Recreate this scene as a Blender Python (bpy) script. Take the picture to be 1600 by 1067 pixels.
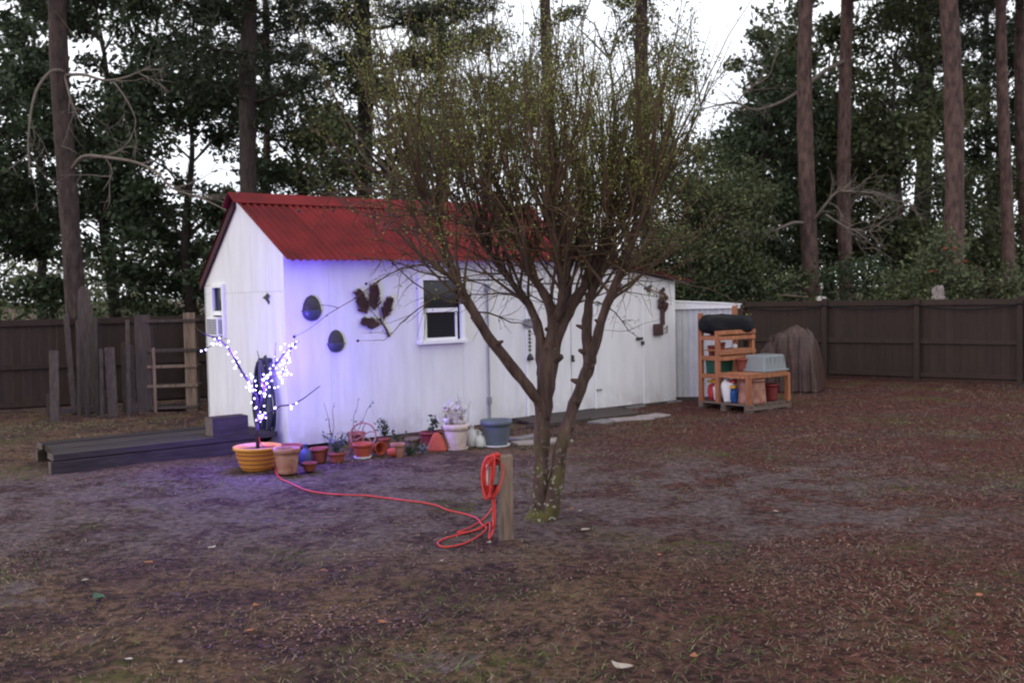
import bpy, math, random
import numpy as np
from mathutils import Vector, Matrix

sc = bpy.context.scene
for o in list(bpy.data.objects):
    bpy.data.objects.remove(o)
R = math.radians

# ------------------------------------------------------------------ camera
EYE, PITCH, ROLL, FPX = 1.9, 0.0477, -0.0202, 1580.0
_f = Vector((0, math.cos(PITCH), -math.sin(PITCH)))
_u = Vector((0, math.sin(PITCH), math.cos(PITCH)))
_r = Vector((1, 0, 0))
CR = math.cos(ROLL) * _r + math.sin(ROLL) * _u
CU = -math.sin(ROLL) * _r + math.cos(ROLL) * _u
CF = _f
cam = bpy.data.cameras.new('camera')
cam.sensor_width = 36
cam.lens = 36 * FPX / 1600
cam.clip_end = 3000
camo = bpy.data.objects.new('camera', cam)
sc.collection.objects.link(camo)
m = Matrix.Identity(4)
for i in range(3):
    m[i][0], m[i][1], m[i][2] = CR[i], CU[i], -CF[i]
m[2][3] = EYE
camo.matrix_world = m
sc.camera = camo
cam.dof.use_dof = True
cam.dof.focus_distance = 6.0
cam.dof.aperture_fstop = 4.5

# ------------------------------------------------------------------ sky, sun, exposure
SUN_EL, SUN_AZ = R(14), R(-62)          # low, soft, from the left behind the photographer
world = bpy.data.worlds.new('World')
sc.world = world
world.use_nodes = True
nt = world.node_tree
nt.nodes.clear()
wo = nt.nodes.new('ShaderNodeOutputWorld')
bg = nt.nodes.new('ShaderNodeBackground')
sky = nt.nodes.new('ShaderNodeTexSky')
sky.sky_type = 'NISHITA'
sky.sun_disc = False
sky.sun_elevation = SUN_EL
sky.sun_rotation = math.pi + SUN_AZ * -1
tc = nt.nodes.new('ShaderNodeTexCoord')
nz = nt.nodes.new('ShaderNodeTexNoise')
nz.inputs['Scale'].default_value = 2.2
nz.inputs['Detail'].default_value = 6
nt.links.new(tc.outputs['Generated'], nz.inputs['Vector'])
rmp = nt.nodes.new('ShaderNodeValToRGB')
rmp.color_ramp.elements[0].position = 0.3
rmp.color_ramp.elements[0].color = (0.84, 0.87, 0.97, 1)
rmp.color_ramp.elements[1].position = 0.7
rmp.color_ramp.elements[1].color = (0.98, 0.98, 1.0, 1)
nt.links.new(nz.outputs['Fac'], rmp.inputs['Fac'])
vs = nt.nodes.new('ShaderNodeVectorMath')
vs.operation = 'SCALE'
vs.inputs['Scale'].default_value = 15.0
nt.links.new(rmp.outputs['Color'], vs.inputs[0])
mx = nt.nodes.new('ShaderNodeMix')
mx.data_type = 'RGBA'
mx.inputs['Factor'].default_value = 0.86
nt.links.new(sky.outputs['Color'], mx.inputs['A'])
nt.links.new(vs.outputs['Vector'], mx.inputs['B'])
nt.links.new(mx.outputs['Result'], bg.inputs['Color'])
bg.inputs['Strength'].default_value = 0.11
nt.links.new(bg.outputs['Background'], wo.inputs['Surface'])

sl = bpy.data.lights.new('sun', 'SUN')
sl.energy = 0.8
sl.angle = R(40)
sl.color = (1.0, 0.95, 0.92)
so = bpy.data.objects.new('sun', sl)
sc.collection.objects.link(so)
_sd = Vector((math.sin(SUN_AZ) * math.cos(SUN_EL), -math.cos(SUN_AZ) * math.cos(SUN_EL), math.sin(SUN_EL)))
so.rotation_euler = _sd.to_track_quat('Z', 'Y').to_euler()
so.location = (-20, -20, 20)

sc.view_settings.view_transform = 'Standard'
sc.view_settings.look = 'None'
sc.view_settings.gamma = 1
sc.view_settings.exposure = 0.0
sc.view_settings.use_curve_mapping = False
sc.cycles.filter_width = 2.1
sc.cycles.max_bounces = 5
sc.cycles.transparent_max_bounces = 8

# ------------------------------------------------------------------ helpers
col = sc.collection
rnd = random.Random(7)

def pt(x, y, Y):
    """world point standing Y metres in front of the camera position along the yard"""
    d = CF + (x - 800) / FPX * CR - (y - 533.5) / FPX * CU
    t = Y / d.y
    return Vector((d.x * t, Y, EYE + d.z * t))

def gp(x, y, z=0.0):
    d = CF + (x - 800) / FPX * CR - (y - 533.5) / FPX * CU
    t = (z - EYE) / d.z
    return Vector((d.x * t, d.y * t, z))

def tag(o, label=None, cat=None, group=None, kind=None):
    if label: o['label'] = label
    if cat: o['category'] = cat
    if group: o['group'] = group
    if kind: o['kind'] = kind
    return o

def empty(name, loc=(0, 0, 0), rz=0.0, parent=None):
    o = bpy.data.objects.new(name, None)
    o.empty_display_size = 0.1
    col.objects.link(o)
    o.location = loc
    o.rotation_euler = (0, 0, rz)
    if parent: o.parent = parent
    return o

def link(name, mesh, parent=None, loc=None, rot=None, scale=None):
    o = bpy.data.objects.new(name, mesh)
    col.objects.link(o)
    if parent: o.parent = parent
    if loc is not None: o.location = loc
    if rot is not None: o.rotation_euler = rot
    if scale is not None: o.scale = scale
    return o

class MB:
    def __init__(s):
        s.v, s.f = [], []
    def box(s, c, d, rot=None, taper=1.0, jit=0.0):
        n = len(s.v)
        for z in (-.5, .5):
            k = taper if z > 0 else 1.0
            for x, y in ((-.5, -.5), (.5, -.5), (.5, .5), (-.5, .5)):
                p = Vector((x * d[0] * k, y * d[1] * k, z * d[2]))
                if jit: p += Vector((rnd.uniform(-jit, jit), rnd.uniform(-jit, jit), rnd.uniform(-jit, jit)))
                if rot: p = rot @ p
                s.v.append(tuple(p + Vector(c)))
        for q in ((0, 3, 2, 1), (4, 5, 6, 7), (0, 1, 5, 4), (1, 2, 6, 5), (2, 3, 7, 6), (3, 0, 4, 7)):
            s.f.append(tuple(n + i for i in q))
        return s
    def bar(s, a, b, w, h, up=(0, 0, 1)):
        a, b = Vector(a), Vector(b)
        d = (b - a).normalized()
        x = d.cross(Vector(up))
        if x.length < 1e-4: x = d.cross(Vector((0, 1, 0)))
        x.normalize()
        y = x.cross(d).normalized()
        n = len(s.v)
        for p in (a, b):
            for i, j in ((-.5, -.5), (.5, -.5), (.5, .5), (-.5, .5)):
                s.v.append(tuple(p + x * i * w + y * j * h))
        for q in ((3, 2, 1, 0), (4, 5, 6, 7), (0, 1, 5, 4), (1, 2, 6, 5), (2, 3, 7, 6), (3, 0, 4, 7)):
            s.f.append(tuple(n + i for i in q))
        return s
    def tube(s, pts, rad, n=6, cap=True, flute=0.0, ph=0.0):
        pts = [Vector(p) for p in pts]
        k = len(pts)
        if not isinstance(rad, (list, tuple)): rad = [rad] * k
        base = len(s.v)
        prev = None
        for i, p in enumerate(pts):
            d = (pts[min(i + 1, k - 1)] - pts[max(i - 1, 0)])
            if d.length < 1e-9: d = Vector((0, 0, 1))
            d.normalize()
            if prev is None:
                x = d.cross(Vector((0, 0, 1)))
                if x.length < .05: x = d.cross(Vector((0, 1, 0)))
            else:
                x = prev - d * prev.dot(d)
                if x.length < 1e-6: x = d.cross(Vector((0.3, 1, 0.2)))
            x.normalize()
            prev = x
            y = d.cross(x)
            for j in range(n):
                t = 2 * math.pi * j / n
                k_ = 1 + flute * (math.sin(2 * t + ph + i * .21) + .6 * math.sin(3 * t - ph - i * .13) + .45 * math.sin(7 * t + i * .5)) if flute else 1
                s.v.append(tuple(p + (x * math.cos(t) + y * math.sin(t)) * rad[i] * k_))
        for i in range(k - 1):
            for j in range(n):
                a, b = base + i * n + j, base + i * n + (j + 1) % n
                s.f.append((a, b, b + n, a + n))
        if cap:
            s.f.append(tuple(base + j for j in range(n))[::-1])
            s.f.append(tuple(base + (k - 1) * n + j for j in range(n)))
        return s
    def lathe(s, prof, n=24, c=(0, 0, 0), cap0=True, cap1=False, sx=1.0, sy=1.0):
        base = len(s.v)
        for r, z in prof:
            for j in range(n):
                t = 2 * math.pi * j / n
                s.v.append((c[0] + r * math.cos(t) * sx, c[1] + r * math.sin(t) * sy, c[2] + z))
        for i in range(len(prof) - 1):
            for j in range(n):
                a, b = base + i * n + j, base + i * n + (j + 1) % n
                s.f.append((a, b, b + n, a + n))
        if cap0: s.f.append(tuple(base + j for j in range(n))[::-1])
        if cap1: s.f.append(tuple(base + (len(prof) - 1) * n + j for j in range(n)))
        return s
    def prism(s, poly, fr, th):
        """poly of (p,q) mapped by fr(p,q,t) with t in 0..th"""
        n = len(s.v)
        k = len(poly)
        for t in (0, th):
            for p, q in poly: s.v.append(tuple(fr(p, q, t)))
        s.f.append(tuple(n + i for i in range(k))[::-1])
        s.f.append(tuple(n + k + i for i in range(k)))
        for i in range(k):
            j = (i + 1) % k
            s.f.append((n + i, n + j, n + k + j, n + k + i))
        return s
    def mesh(s, name, mat, smooth=False):
        me = bpy.data.meshes.new(name)
        me.from_pydata(s.v, [], s.f)
        me.materials.append(mat)
        if smooth:
            me.polygons.foreach_set('use_smooth', [True] * len(me.polygons))
        me.update()
        return me
    def build(s, name, mat, parent=None, smooth=False, bevel=0.0, loc=None, rot=None):
        o = link(name, s.mesh(name, mat, smooth), parent, loc, rot)
        if bevel:
            b = o.modifiers.new('bevel', 'BEVEL')
            b.width = bevel
            b.segments = 2
            b.limit_method = 'ANGLE'
        return o

def np_mesh(name, V, F, mat):
    """fast mesh from numpy arrays; F is (n,k)"""
    me = bpy.data.meshes.new(name)
    k = F.shape[1]
    me.vertices.add(len(V))
    me.vertices.foreach_set('co', np.ascontiguousarray(V, dtype=np.float32).ravel())
    me.loops.add(F.size)
    me.loops.foreach_set('vertex_index', np.ascontiguousarray(F, dtype=np.int32).ravel())
    me.polygons.add(len(F))
    me.polygons.foreach_set('loop_start', np.arange(0, F.size, k, dtype=np.int32))
    me.update(calc_edges=True)
    me.validate()
    me.materials.append(mat)
    return me

# ------------------------------------------------------------------ materials
def mat(name, c1, c2=None, rough=0.8, scale=6.0, bump=0.15, bscale=None, detail=6, stretch=None, rvar=0.0, spec=0.3,
        metal=0.0, c3=None, hvar=0.0, obj=True):
    """two-colour noise surface with fine relief; rvar = brightness spread between alike pieces"""
    M = bpy.data.materials.new(name)
    M.use_nodes = True
    t = M.node_tree
    b = t.nodes['Principled BSDF']
    b.inputs['Roughness'].default_value = rough
    b.inputs['Metallic'].default_value = metal
    b.inputs['Specular IOR Level'].default_value = spec
    c2 = c2 or tuple(x * 0.72 for x in c1)
    co = t.nodes.new('ShaderNodeTexCoord')
    src = co.outputs['Object']
    info = t.nodes.new('ShaderNodeObjectInfo')
    mp = t.nodes.new('ShaderNodeMapping')
    t.links.new(src, mp.inputs['Vector'])
    t.links.new(info.outputs['Random'], mp.inputs['Location'])
    if stretch: mp.inputs['Scale'].default_value = stretch
    n1 = t.nodes.new('ShaderNodeTexNoise')
    n1.inputs['Scale'].default_value = scale
    n1.inputs['Detail'].default_value = detail
    n1.inputs['Roughness'].default_value = 0.65
    t.links.new(mp.outputs['Vector'], n1.inputs['Vector'])
    rp = t.nodes.new('ShaderNodeValToRGB')
    e = rp.color_ramp.elements
    e[0].position, e[0].color = 0.33, (*c2, 1)
    e[1].position, e[1].color = 0.66, (*c1, 1)
    if c3:
        x = e.new(0.52)
        x.color = (*c3, 1)
    t.links.new(n1.outputs['Fac'], rp.inputs['Fac'])
    out = rp.outputs['Color']
    if rvar or hvar:
        hs = t.nodes.new('ShaderNodeHueSaturation')
        mr = t.nodes.new('ShaderNodeMapRange')
        mr.inputs['To Min'].default_value = 1 - rvar
        mr.inputs['To Max'].default_value = 1 + rvar
        t.links.new(info.outputs['Random'], mr.inputs['Value'])
        t.links.new(mr.outputs['Result'], hs.inputs['Value'])
        t.links.new(out, hs.inputs['Color'])
        out = hs.outputs['Color']
    t.links.new(out, b.inputs['Base Color'])
    if bump:
        n2 = t.nodes.new('ShaderNodeTexNoise')
        n2.inputs['Scale'].default_value = bscale or scale * 4
        n2.inputs['Detail'].default_value = 8
        t.links.new(mp.outputs['Vector'], n2.inputs['Vector'])
        bp = t.nodes.new('ShaderNodeBump')
        bp.inputs['Strength'].default_value = bump
        bp.inputs['Distance'].default_value = 0.02
        t.links.new(n2.outputs['Fac'], bp.inputs['Height'])
        t.links.new(bp.outputs['Normal'], b.inputs['Normal'])
    return M

def leafmat(name, c1, c2, rough=0.55, scale=1.5, trans=0.25):
    M = mat(name, c1, c2, rough=rough, scale=scale, bump=0, detail=3)
    t = M.node_tree
    b = t.nodes['Principled BSDF']
    ge = t.nodes.new('ShaderNodeNewGeometry')
    hs = t.nodes.new('ShaderNodeHueSaturation')
    mr = t.nodes.new('ShaderNodeMapRange')
    mr.inputs['To Min'].default_value = 0.55
    mr.inputs['To Max'].default_value = 1.5
    t.links.new(ge.outputs['Random Per Island'], mr.inputs['Value'])
    t.links.new(mr.outputs['Result'], hs.inputs['Value'])
    lk = b.inputs['Base Color'].links[0]
    t.links.new(lk.from_socket, hs.inputs['Color'])
    t.links.new(hs.outputs['Color'], b.inputs['Base Color'])
    if trans:
        tr = t.nodes.new('ShaderNodeBsdfTranslucent')
        t.links.new(hs.outputs['Color'], tr.inputs['Color'])
        ms = t.nodes.new('ShaderNodeMixShader')
        ms.inputs['Fac'].default_value = trans
        t.links.new(b.outputs['BSDF'], ms.inputs[1])
        t.links.new(tr.outputs['BSDF'], ms.inputs[2])
        t.links.new(ms.outputs['Shader'], t.nodes['Material Output'].inputs['Surface'])
    return M

def glassmat(name, tint=(0.02, 0.022, 0.025), rough=0.05, alpha=0.85):
    M = bpy.data.materials.new(name)
    M.use_nodes = True
    t = M.node_tree
    b = t.nodes['Principled BSDF']
    b.inputs['Base Color'].default_value = (*tint, 1)
    b.inputs['Roughness'].default_value = rough
    b.inputs['Specular IOR Level'].default_value = 0.5
    b.inputs['Alpha'].default_value = alpha
    return M

M = {}
M['wall'] = mat('white_painted_siding', (0.75, 0.74, 0.74), (0.65, 0.64, 0.64), rough=0.6, scale=2.2, bump=0.06, bscale=30, stretch=(3, 3, 0.5))
M['trim'] = mat('white_trim', (0.84, 0.83, 0.83), (0.76, 0.75, 0.75), rough=0.5, scale=8, bump=0.03)
M['red'] = mat('red_roof_paint', (0.190, 0.018, 0.020), (0.095, 0.012, 0.014), rough=0.75, spec=0.12, scale=1.6, bump=0.1, bscale=25, rvar=0.06, c3=(0.155, 0.016, 0.018))
M['redtrim'] = mat('dark_red_trim', (0.050, 0.010, 0.013), (0.03, 0.007, 0.009), rough=0.7)
M['dark'] = mat('dark_interior', (0.02, 0.02, 0.02), (0.012, 0.012, 0.012), rough=0.9)
M['glass'] = glassmat('window_glass')
M['fence'] = mat('brown_fence_paint', (0.051, 0.035, 0.030), (0.037, 0.026, 0.023), rough=0.85, spec=.15, scale=3, bump=0.2, bscale=18, stretch=(4, 4, 0.5), rvar=0.06)
M['oldwood'] = mat('weathered_wood', (0.085, 0.064, 0.058), (0.040, 0.030, 0.028), rough=0.85, scale=5, bump=0.35, bscale=22, stretch=(6, 6, 0.6), rvar=0.28)
M['timber'] = mat('deck_timber', (0.052, 0.042, 0.035), (0.026, 0.021, 0.018), rough=0.9, spec=.15, scale=4, bump=0.3, bscale=14, stretch=(0.6, 5, 5), rvar=0.2)
M['endgrain'] = mat('timber_end_grain', (0.15, 0.115, 0.10), (0.085, 0.065, 0.06), rough=0.9, scale=14, bump=0.2)
M['ceder'] = mat('orange_stained_wood', (0.44, 0.175, 0.085), (0.24, 0.090, 0.045), rough=0.7, scale=5, bump=0.15, stretch=(4, 4, 0.7), rvar=0.12)
M['pallet'] = mat('grey_pallet_wood', (0.16, 0.115, 0.095), (0.095, 0.068, 0.058), rough=0.9, scale=6, bump=0.3, rvar=0.25)
M['post'] = mat('post_wood', (0.27, 0.19, 0.145), (0.10, 0.068, 0.053), rough=0.85, scale=4, bump=0.4, bscale=16, stretch=(7, 7, 0.6))
M['terra'] = mat('terracotta', (0.27, 0.070, 0.042), (0.17, 0.042, 0.030), rough=0.85, scale=7, bump=0.1, rvar=0.14)
M['terra_pale'] = mat('chalky_terracotta', (0.40, 0.22, 0.17), (0.22, 0.075, 0.05), rough=0.85, scale=9, bump=0.15)
M['orange'] = mat('orange_clay', (0.40, 0.075, 0.036), (0.28, 0.05, 0.028), rough=0.7, scale=6, bump=0.06)
M['glaze'] = mat('yellow_glaze', (0.62, 0.30, 0.05), (0.50, 0.20, 0.035), rough=0.35, scale=5, bump=0.05, spec=0.5)
M['soil'] = mat('potting_soil', (0.05, 0.035, 0.03), (0.03, 0.02, 0.018), rough=0.95, scale=30, bump=0.6)
M['bluepot'] = mat('slate_blue_plastic', (0.125, 0.145, 0.185), (0.085, 0.10, 0.135), rough=0.55, scale=4, bump=0.04)
M['cream'] = mat('stained_cream_clay', (0.60, 0.49, 0.44), (0.40, 0.29, 0.26), rough=0.75, scale=7, bump=0.1, c3=(0.52, 0.41, 0.37))
M['white'] = mat('white_plastic', (0.74, 0.73, 0.72), (0.62, 0.61, 0.60), rough=0.5, scale=5, bump=0.03)
M['redpot'] = mat('dark_red_plastic', (0.22, 0.035, 0.035), (0.16, 0.025, 0.026), rough=0.5)
M['blueplastic'] = mat('blue_plastic', (0.05, 0.06, 0.14), (0.03, 0.04, 0.10), rough=0.4)
M['greenbin'] = mat('dark_green_plastic', (0.018, 0.085, 0.055), (0.012, 0.06, 0.04), rough=0.5)
M['black'] = mat('black_tarp', (0.012, 0.012, 0.015), (0.007, 0.007, 0.009), rough=0.7, scale=5, bump=0.5, spec=.2)
M['tarp'] = mat('brown_plastic_tarp', (0.090, 0.052, 0.043), (0.050, 0.028, 0.024), rough=0.45, scale=3, bump=0.9, bscale=9, spec=0.28)
M['metal_white'] = mat('white_sheet_metal', (0.62, 0.62, 0.64), (0.52, 0.52, 0.55), rough=0.45, scale=3, bump=0.03, spec=0.5)
M['tub'] = glassmat('translucent_tub_plastic', (0.27, 0.30, 0.31), 0.35, 0.72)
M['iron'] = mat('dark_iron', (0.045, 0.040, 0.040), (0.028, 0.025, 0.025), rough=0.6, scale=14, bump=0.2, spec=0.4)
M['rust'] = mat('rusty_brown_metal', (0.085, 0.042, 0.034), (0.05, 0.027, 0.024), rough=0.75, scale=12, bump=0.25)
M['slate'] = mat('slate_grey_glaze', (0.075, 0.085, 0.12), (0.05, 0.056, 0.08), rough=0.35, scale=10, bump=0.08, spec=0.5)
M['steel'] = mat('grey_steel', (0.30, 0.30, 0.31), (0.22, 0.22, 0.23), rough=0.45, metal=0.3, scale=9, bump=0.05)
M['hose'] = mat('dark_green_rubber_hose', (0.03, 0.035, 0.045), (0.02, 0.022, 0.03), rough=0.45, spec=0.5)
M['cord'] = mat('orange_red_cord', (0.60, 0.050, 0.042), (0.48, 0.038, 0.034), rough=0.5, bump=0)
M['stone'] = mat('pale_paving_stone', (0.33, 0.28, 0.27), (0.23, 0.19, 0.185), rough=0.9, scale=8, bump=0.3)
M['block'] = mat('grey_concrete_block', (0.20, 0.18, 0.175), (0.14, 0.125, 0.12), rough=0.9, scale=8, bump=0.3)
M['grey'] = mat('grey_paint', (0.24, 0.24, 0.26), (0.18, 0.18, 0.2), rough=0.6)
M['acgrille'] = mat('beige_grey_grille', (0.42, 0.41, 0.44), (0.34, 0.33, 0.36), rough=0.6)
M['yellow'] = mat('yellow_bag', (0.75, 0.42, 0.03), (0.6, 0.3, 0.02), rough=0.5)
M['redbag'] = mat('red_bag', (0.5, 0.03, 0.03), (0.35, 0.02, 0.025), rough=0.5)
M['bluebag'] = mat('blue_bag', (0.02, 0.09, 0.28), (0.015, 0.06, 0.2), rough=0.5)
M['greenbag'] = mat('green_bag', (0.03, 0.18, 0.05), (0.02, 0.12, 0.035), rough=0.5)
M['pinebark'] = mat('pine_bark', (0.150, 0.092, 0.080), (0.040, 0.025, 0.024), rough=0.95, scale=4.5, bump=1.0, bscale=9, stretch=(2.2, 2.2, 0.8), rvar=0.15)
M['pinedark'] = mat('dark_pine_bark', (0.060, 0.045, 0.040), (0.020, 0.016, 0.015), rough=0.95, scale=4.5, bump=0.9, bscale=7, stretch=(3, 3, 0.7), rvar=0.15)
M['pinemid'] = mat('brown_pine_bark', (0.085, 0.058, 0.052), (0.026, 0.018, 0.018), rough=0.95, scale=4.5, bump=1.0, bscale=9, stretch=(2.2, 2.2, 0.8))
M['limb'] = mat('bare_grey_limb', (0.20, 0.165, 0.14), (0.12, 0.095, 0.08), rough=0.9, scale=5, bump=0.3)
M['limbdark'] = mat('dark_limb', (0.05, 0.04, 0.033), (0.03, 0.024, 0.02), rough=0.95, scale=5, bump=0.3)
M['twig'] = mat('brown_twig', (0.125, 0.070, 0.052), (0.058, 0.033, 0.027), rough=0.85, scale=4, bump=0.0, c3=(0.095, 0.062, 0.036))
M['deadstem'] = mat('dead_stem', (0.14, 0.11, 0.09), (0.08, 0.06, 0.05), rough=0.9, bump=0)
M['whitestem'] = mat('pale_dry_leaf', (0.58, 0.54, 0.52), (0.42, 0.36, 0.34), rough=0.8, scale=10, bump=0.1)
M['leaf_dark'] = leafmat('dark_evergreen_leaf', (0.056, 0.080, 0.038), (0.024, 0.037, 0.019))
M['leaf_mid'] = leafmat('olive_evergreen_leaf', (0.115, 0.130, 0.058), (0.050, 0.064, 0.032))
M['leaf_olive'] = leafmat('pale_olive_leaf', (0.135, 0.118, 0.062), (0.064, 0.062, 0.036))
M['needle'] = leafmat('pine_needle', (0.042, 0.054, 0.026), (0.020, 0.028, 0.016), trans=0.12)
M['leaf_young'] = leafmat('young_yellow_green_leaf', (0.26, 0.28, 0.070), (0.15, 0.165, 0.048), scale=2.5)
M['potleaf'] = leafmat('pot_plant_leaf', (0.045, 0.075, 0.035), (0.025, 0.045, 0.025), scale=8)
M['silverleaf'] = leafmat('silver_green_leaf', (0.16, 0.18, 0.17), (0.09, 0.11, 0.10), scale=8)

def bark_material():
    X = mat('crape_bark', (0.110, 0.066, 0.053), (0.028, 0.017, 0.015), rough=0.85, scale=4, bump=0.8, bscale=14, stretch=(5, 5, 0.8))
    t = X.node_tree
    b = t.nodes['Principled BSDF']
    old = b.inputs['Base Color'].links[0].from_socket
    co = t.nodes.new('ShaderNodeNewGeometry')
    sp = t.nodes.new('ShaderNodeSeparateXYZ')
    t.links.new(co.outputs['Position'], sp.inputs[0])
    mr = t.nodes.new('ShaderNodeMapRange')
    mr.inputs['From Min'].default_value = 0.85
    mr.inputs['From Max'].default_value = 0.15
    t.links.new(sp.outputs['Z'], mr.inputs['Value'])
    nn = t.nodes.new('ShaderNodeTexNoise')
    nn.inputs['Scale'].default_value = 7
    nn.inputs['Detail'].default_value = 7
    t.links.new(co.outputs['Position'], nn.inputs['Vector'])
    r1 = t.nodes.new('ShaderNodeMapRange')
    r1.inputs['From Min'].default_value = 0.46
    r1.inputs['From Max'].default_value = 0.60
    t.links.new(nn.outputs['Fac'], r1.inputs['Value'])
    mu = t.nodes.new('ShaderNodeMath')
    mu.operation = 'MULTIPLY'
    t.links.new(mr.outputs['Result'], mu.inputs[0])
    t.links.new(r1.outputs['Result'], mu.inputs[1])
    mm = t.nodes.new('ShaderNodeMix')
    mm.data_type = 'RGBA'
    mm.inputs['B'].default_value = (0.085, 0.078, 0.018, 1)
    t.links.new(mu.outputs[0], mm.inputs['Factor'])
    t.links.new(old, mm.inputs['A'])
    n3 = t.nodes.new('ShaderNodeTexNoise')
    n3.inputs['Scale'].default_value = 30
    n3.inputs['Detail'].default_value = 4
    t.links.new(co.outputs['Position'], n3.inputs['Vector'])
    r3 = t.nodes.new('ShaderNodeMapRange')
    r3.inputs['From Min'].default_value = 0.58
    r3.inputs['From Max'].default_value = 0.66
    t.links.new(n3.outputs['Fac'], r3.inputs['Value'])
    mu3 = t.nodes.new('ShaderNodeMath')
    mu3.operation = 'MULTIPLY'
    t.links.new(mr.outputs['Result'], mu3.inputs[0])
    t.links.new(r3.outputs['Result'], mu3.inputs[1])
    m3 = t.nodes.new('ShaderNodeMix')
    m3.data_type = 'RGBA'
    m3.inputs['B'].default_value = (0.30, 0.29, 0.25, 1)
    t.links.new(mu3.outputs[0], m3.inputs['Factor'])
    t.links.new(mm.outputs['Result'], m3.inputs['A'])
    t.links.new(m3.outputs['Result'], b.inputs['Base Color'])
    return X
M['crape'] = bark_material()

def weather(X, top, tint, lo, hi, amount, sc_=3.0, streak=True):
    """mud splash at the foot and faint run marks, both broken up by noise"""
    t = X.node_tree
    b = t.nodes['Principled BSDF']
    old = b.inputs['Base Color'].links[0].from_socket
    g = t.nodes.new('ShaderNodeNewGeometry')
    s_ = t.nodes.new('ShaderNodeSeparateXYZ')
    t.links.new(g.outputs['Position'], s_.inputs[0])
    r1 = t.nodes.new('ShaderNodeMapRange')
    r1.inputs['From Min'].default_value = top
    r1.inputs['From Max'].default_value = 0.0
    t.links.new(s_.outputs['Z'], r1.inputs['Value'])
    n = t.nodes.new('ShaderNodeTexNoise')
    n.inputs['Scale'].default_value = sc_
    n.inputs['Detail'].default_value = 8
    n.inputs['Roughness'].default_value = .7
    t.links.new(g.outputs['Position'], n.inputs['Vector'])
    ad = t.nodes.new('ShaderNodeMath')
    ad.operation = 'MULTIPLY'
    t.links.new(r1.outputs['Result'], ad.inputs[0])
    r2 = t.nodes.new('ShaderNodeMapRange')
    r2.inputs['From Min'].default_value = lo
    r2.inputs['From Max'].default_value = hi
    r2.inputs['To Max'].default_value = amount
    t.links.new(n.outputs['Fac'], r2.inputs['Value'])
    t.links.new(r2.outputs['Result'], ad.inputs[1])
    mp = t.nodes.new('ShaderNodeMapping')
    mp.inputs['Scale'].default_value = (5, 5, .45)
    t.links.new(g.outputs['Position'], mp.inputs['Vector'])
    n2_ = t.nodes.new('ShaderNodeTexNoise')
    n2_.inputs['Scale'].default_value = 1.6
    n2_.inputs['Detail'].default_value = 6
    t.links.new(mp.outputs['Vector'], n2_.inputs['Vector'])
    r3 = t.nodes.new('ShaderNodeMapRange')
    r3.inputs['From Min'].default_value = .55
    r3.inputs['From Max'].default_value = .8
    r3.inputs['To Max'].default_value = .17
    t.links.new(n2_.outputs['Fac'], r3.inputs['Value'])
    mxx = t.nodes.new('ShaderNodeMath')
    mxx.operation = 'MAXIMUM'
    t.links.new(ad.outputs[0], mxx.inputs[0])
    t.links.new(r3.outputs['Result'], mxx.inputs[1])
    m_ = t.nodes.new('ShaderNodeMix')
    m_.data_type = 'RGBA'
    m_.inputs['B'].default_value = (*tint, 1)
    t.links.new(mxx.outputs[0], m_.inputs['Factor'])
    t.links.new(old, m_.inputs['A'])
    t.links.new(m_.outputs['Result'], b.inputs['Base Color'])
weather(M['wall'], .45, (0.36, 0.31, 0.29), .40, .62, .6)
weather(M['red'], .01, (0.085, 0.028, 0.026), .4, .6, .0)

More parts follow.
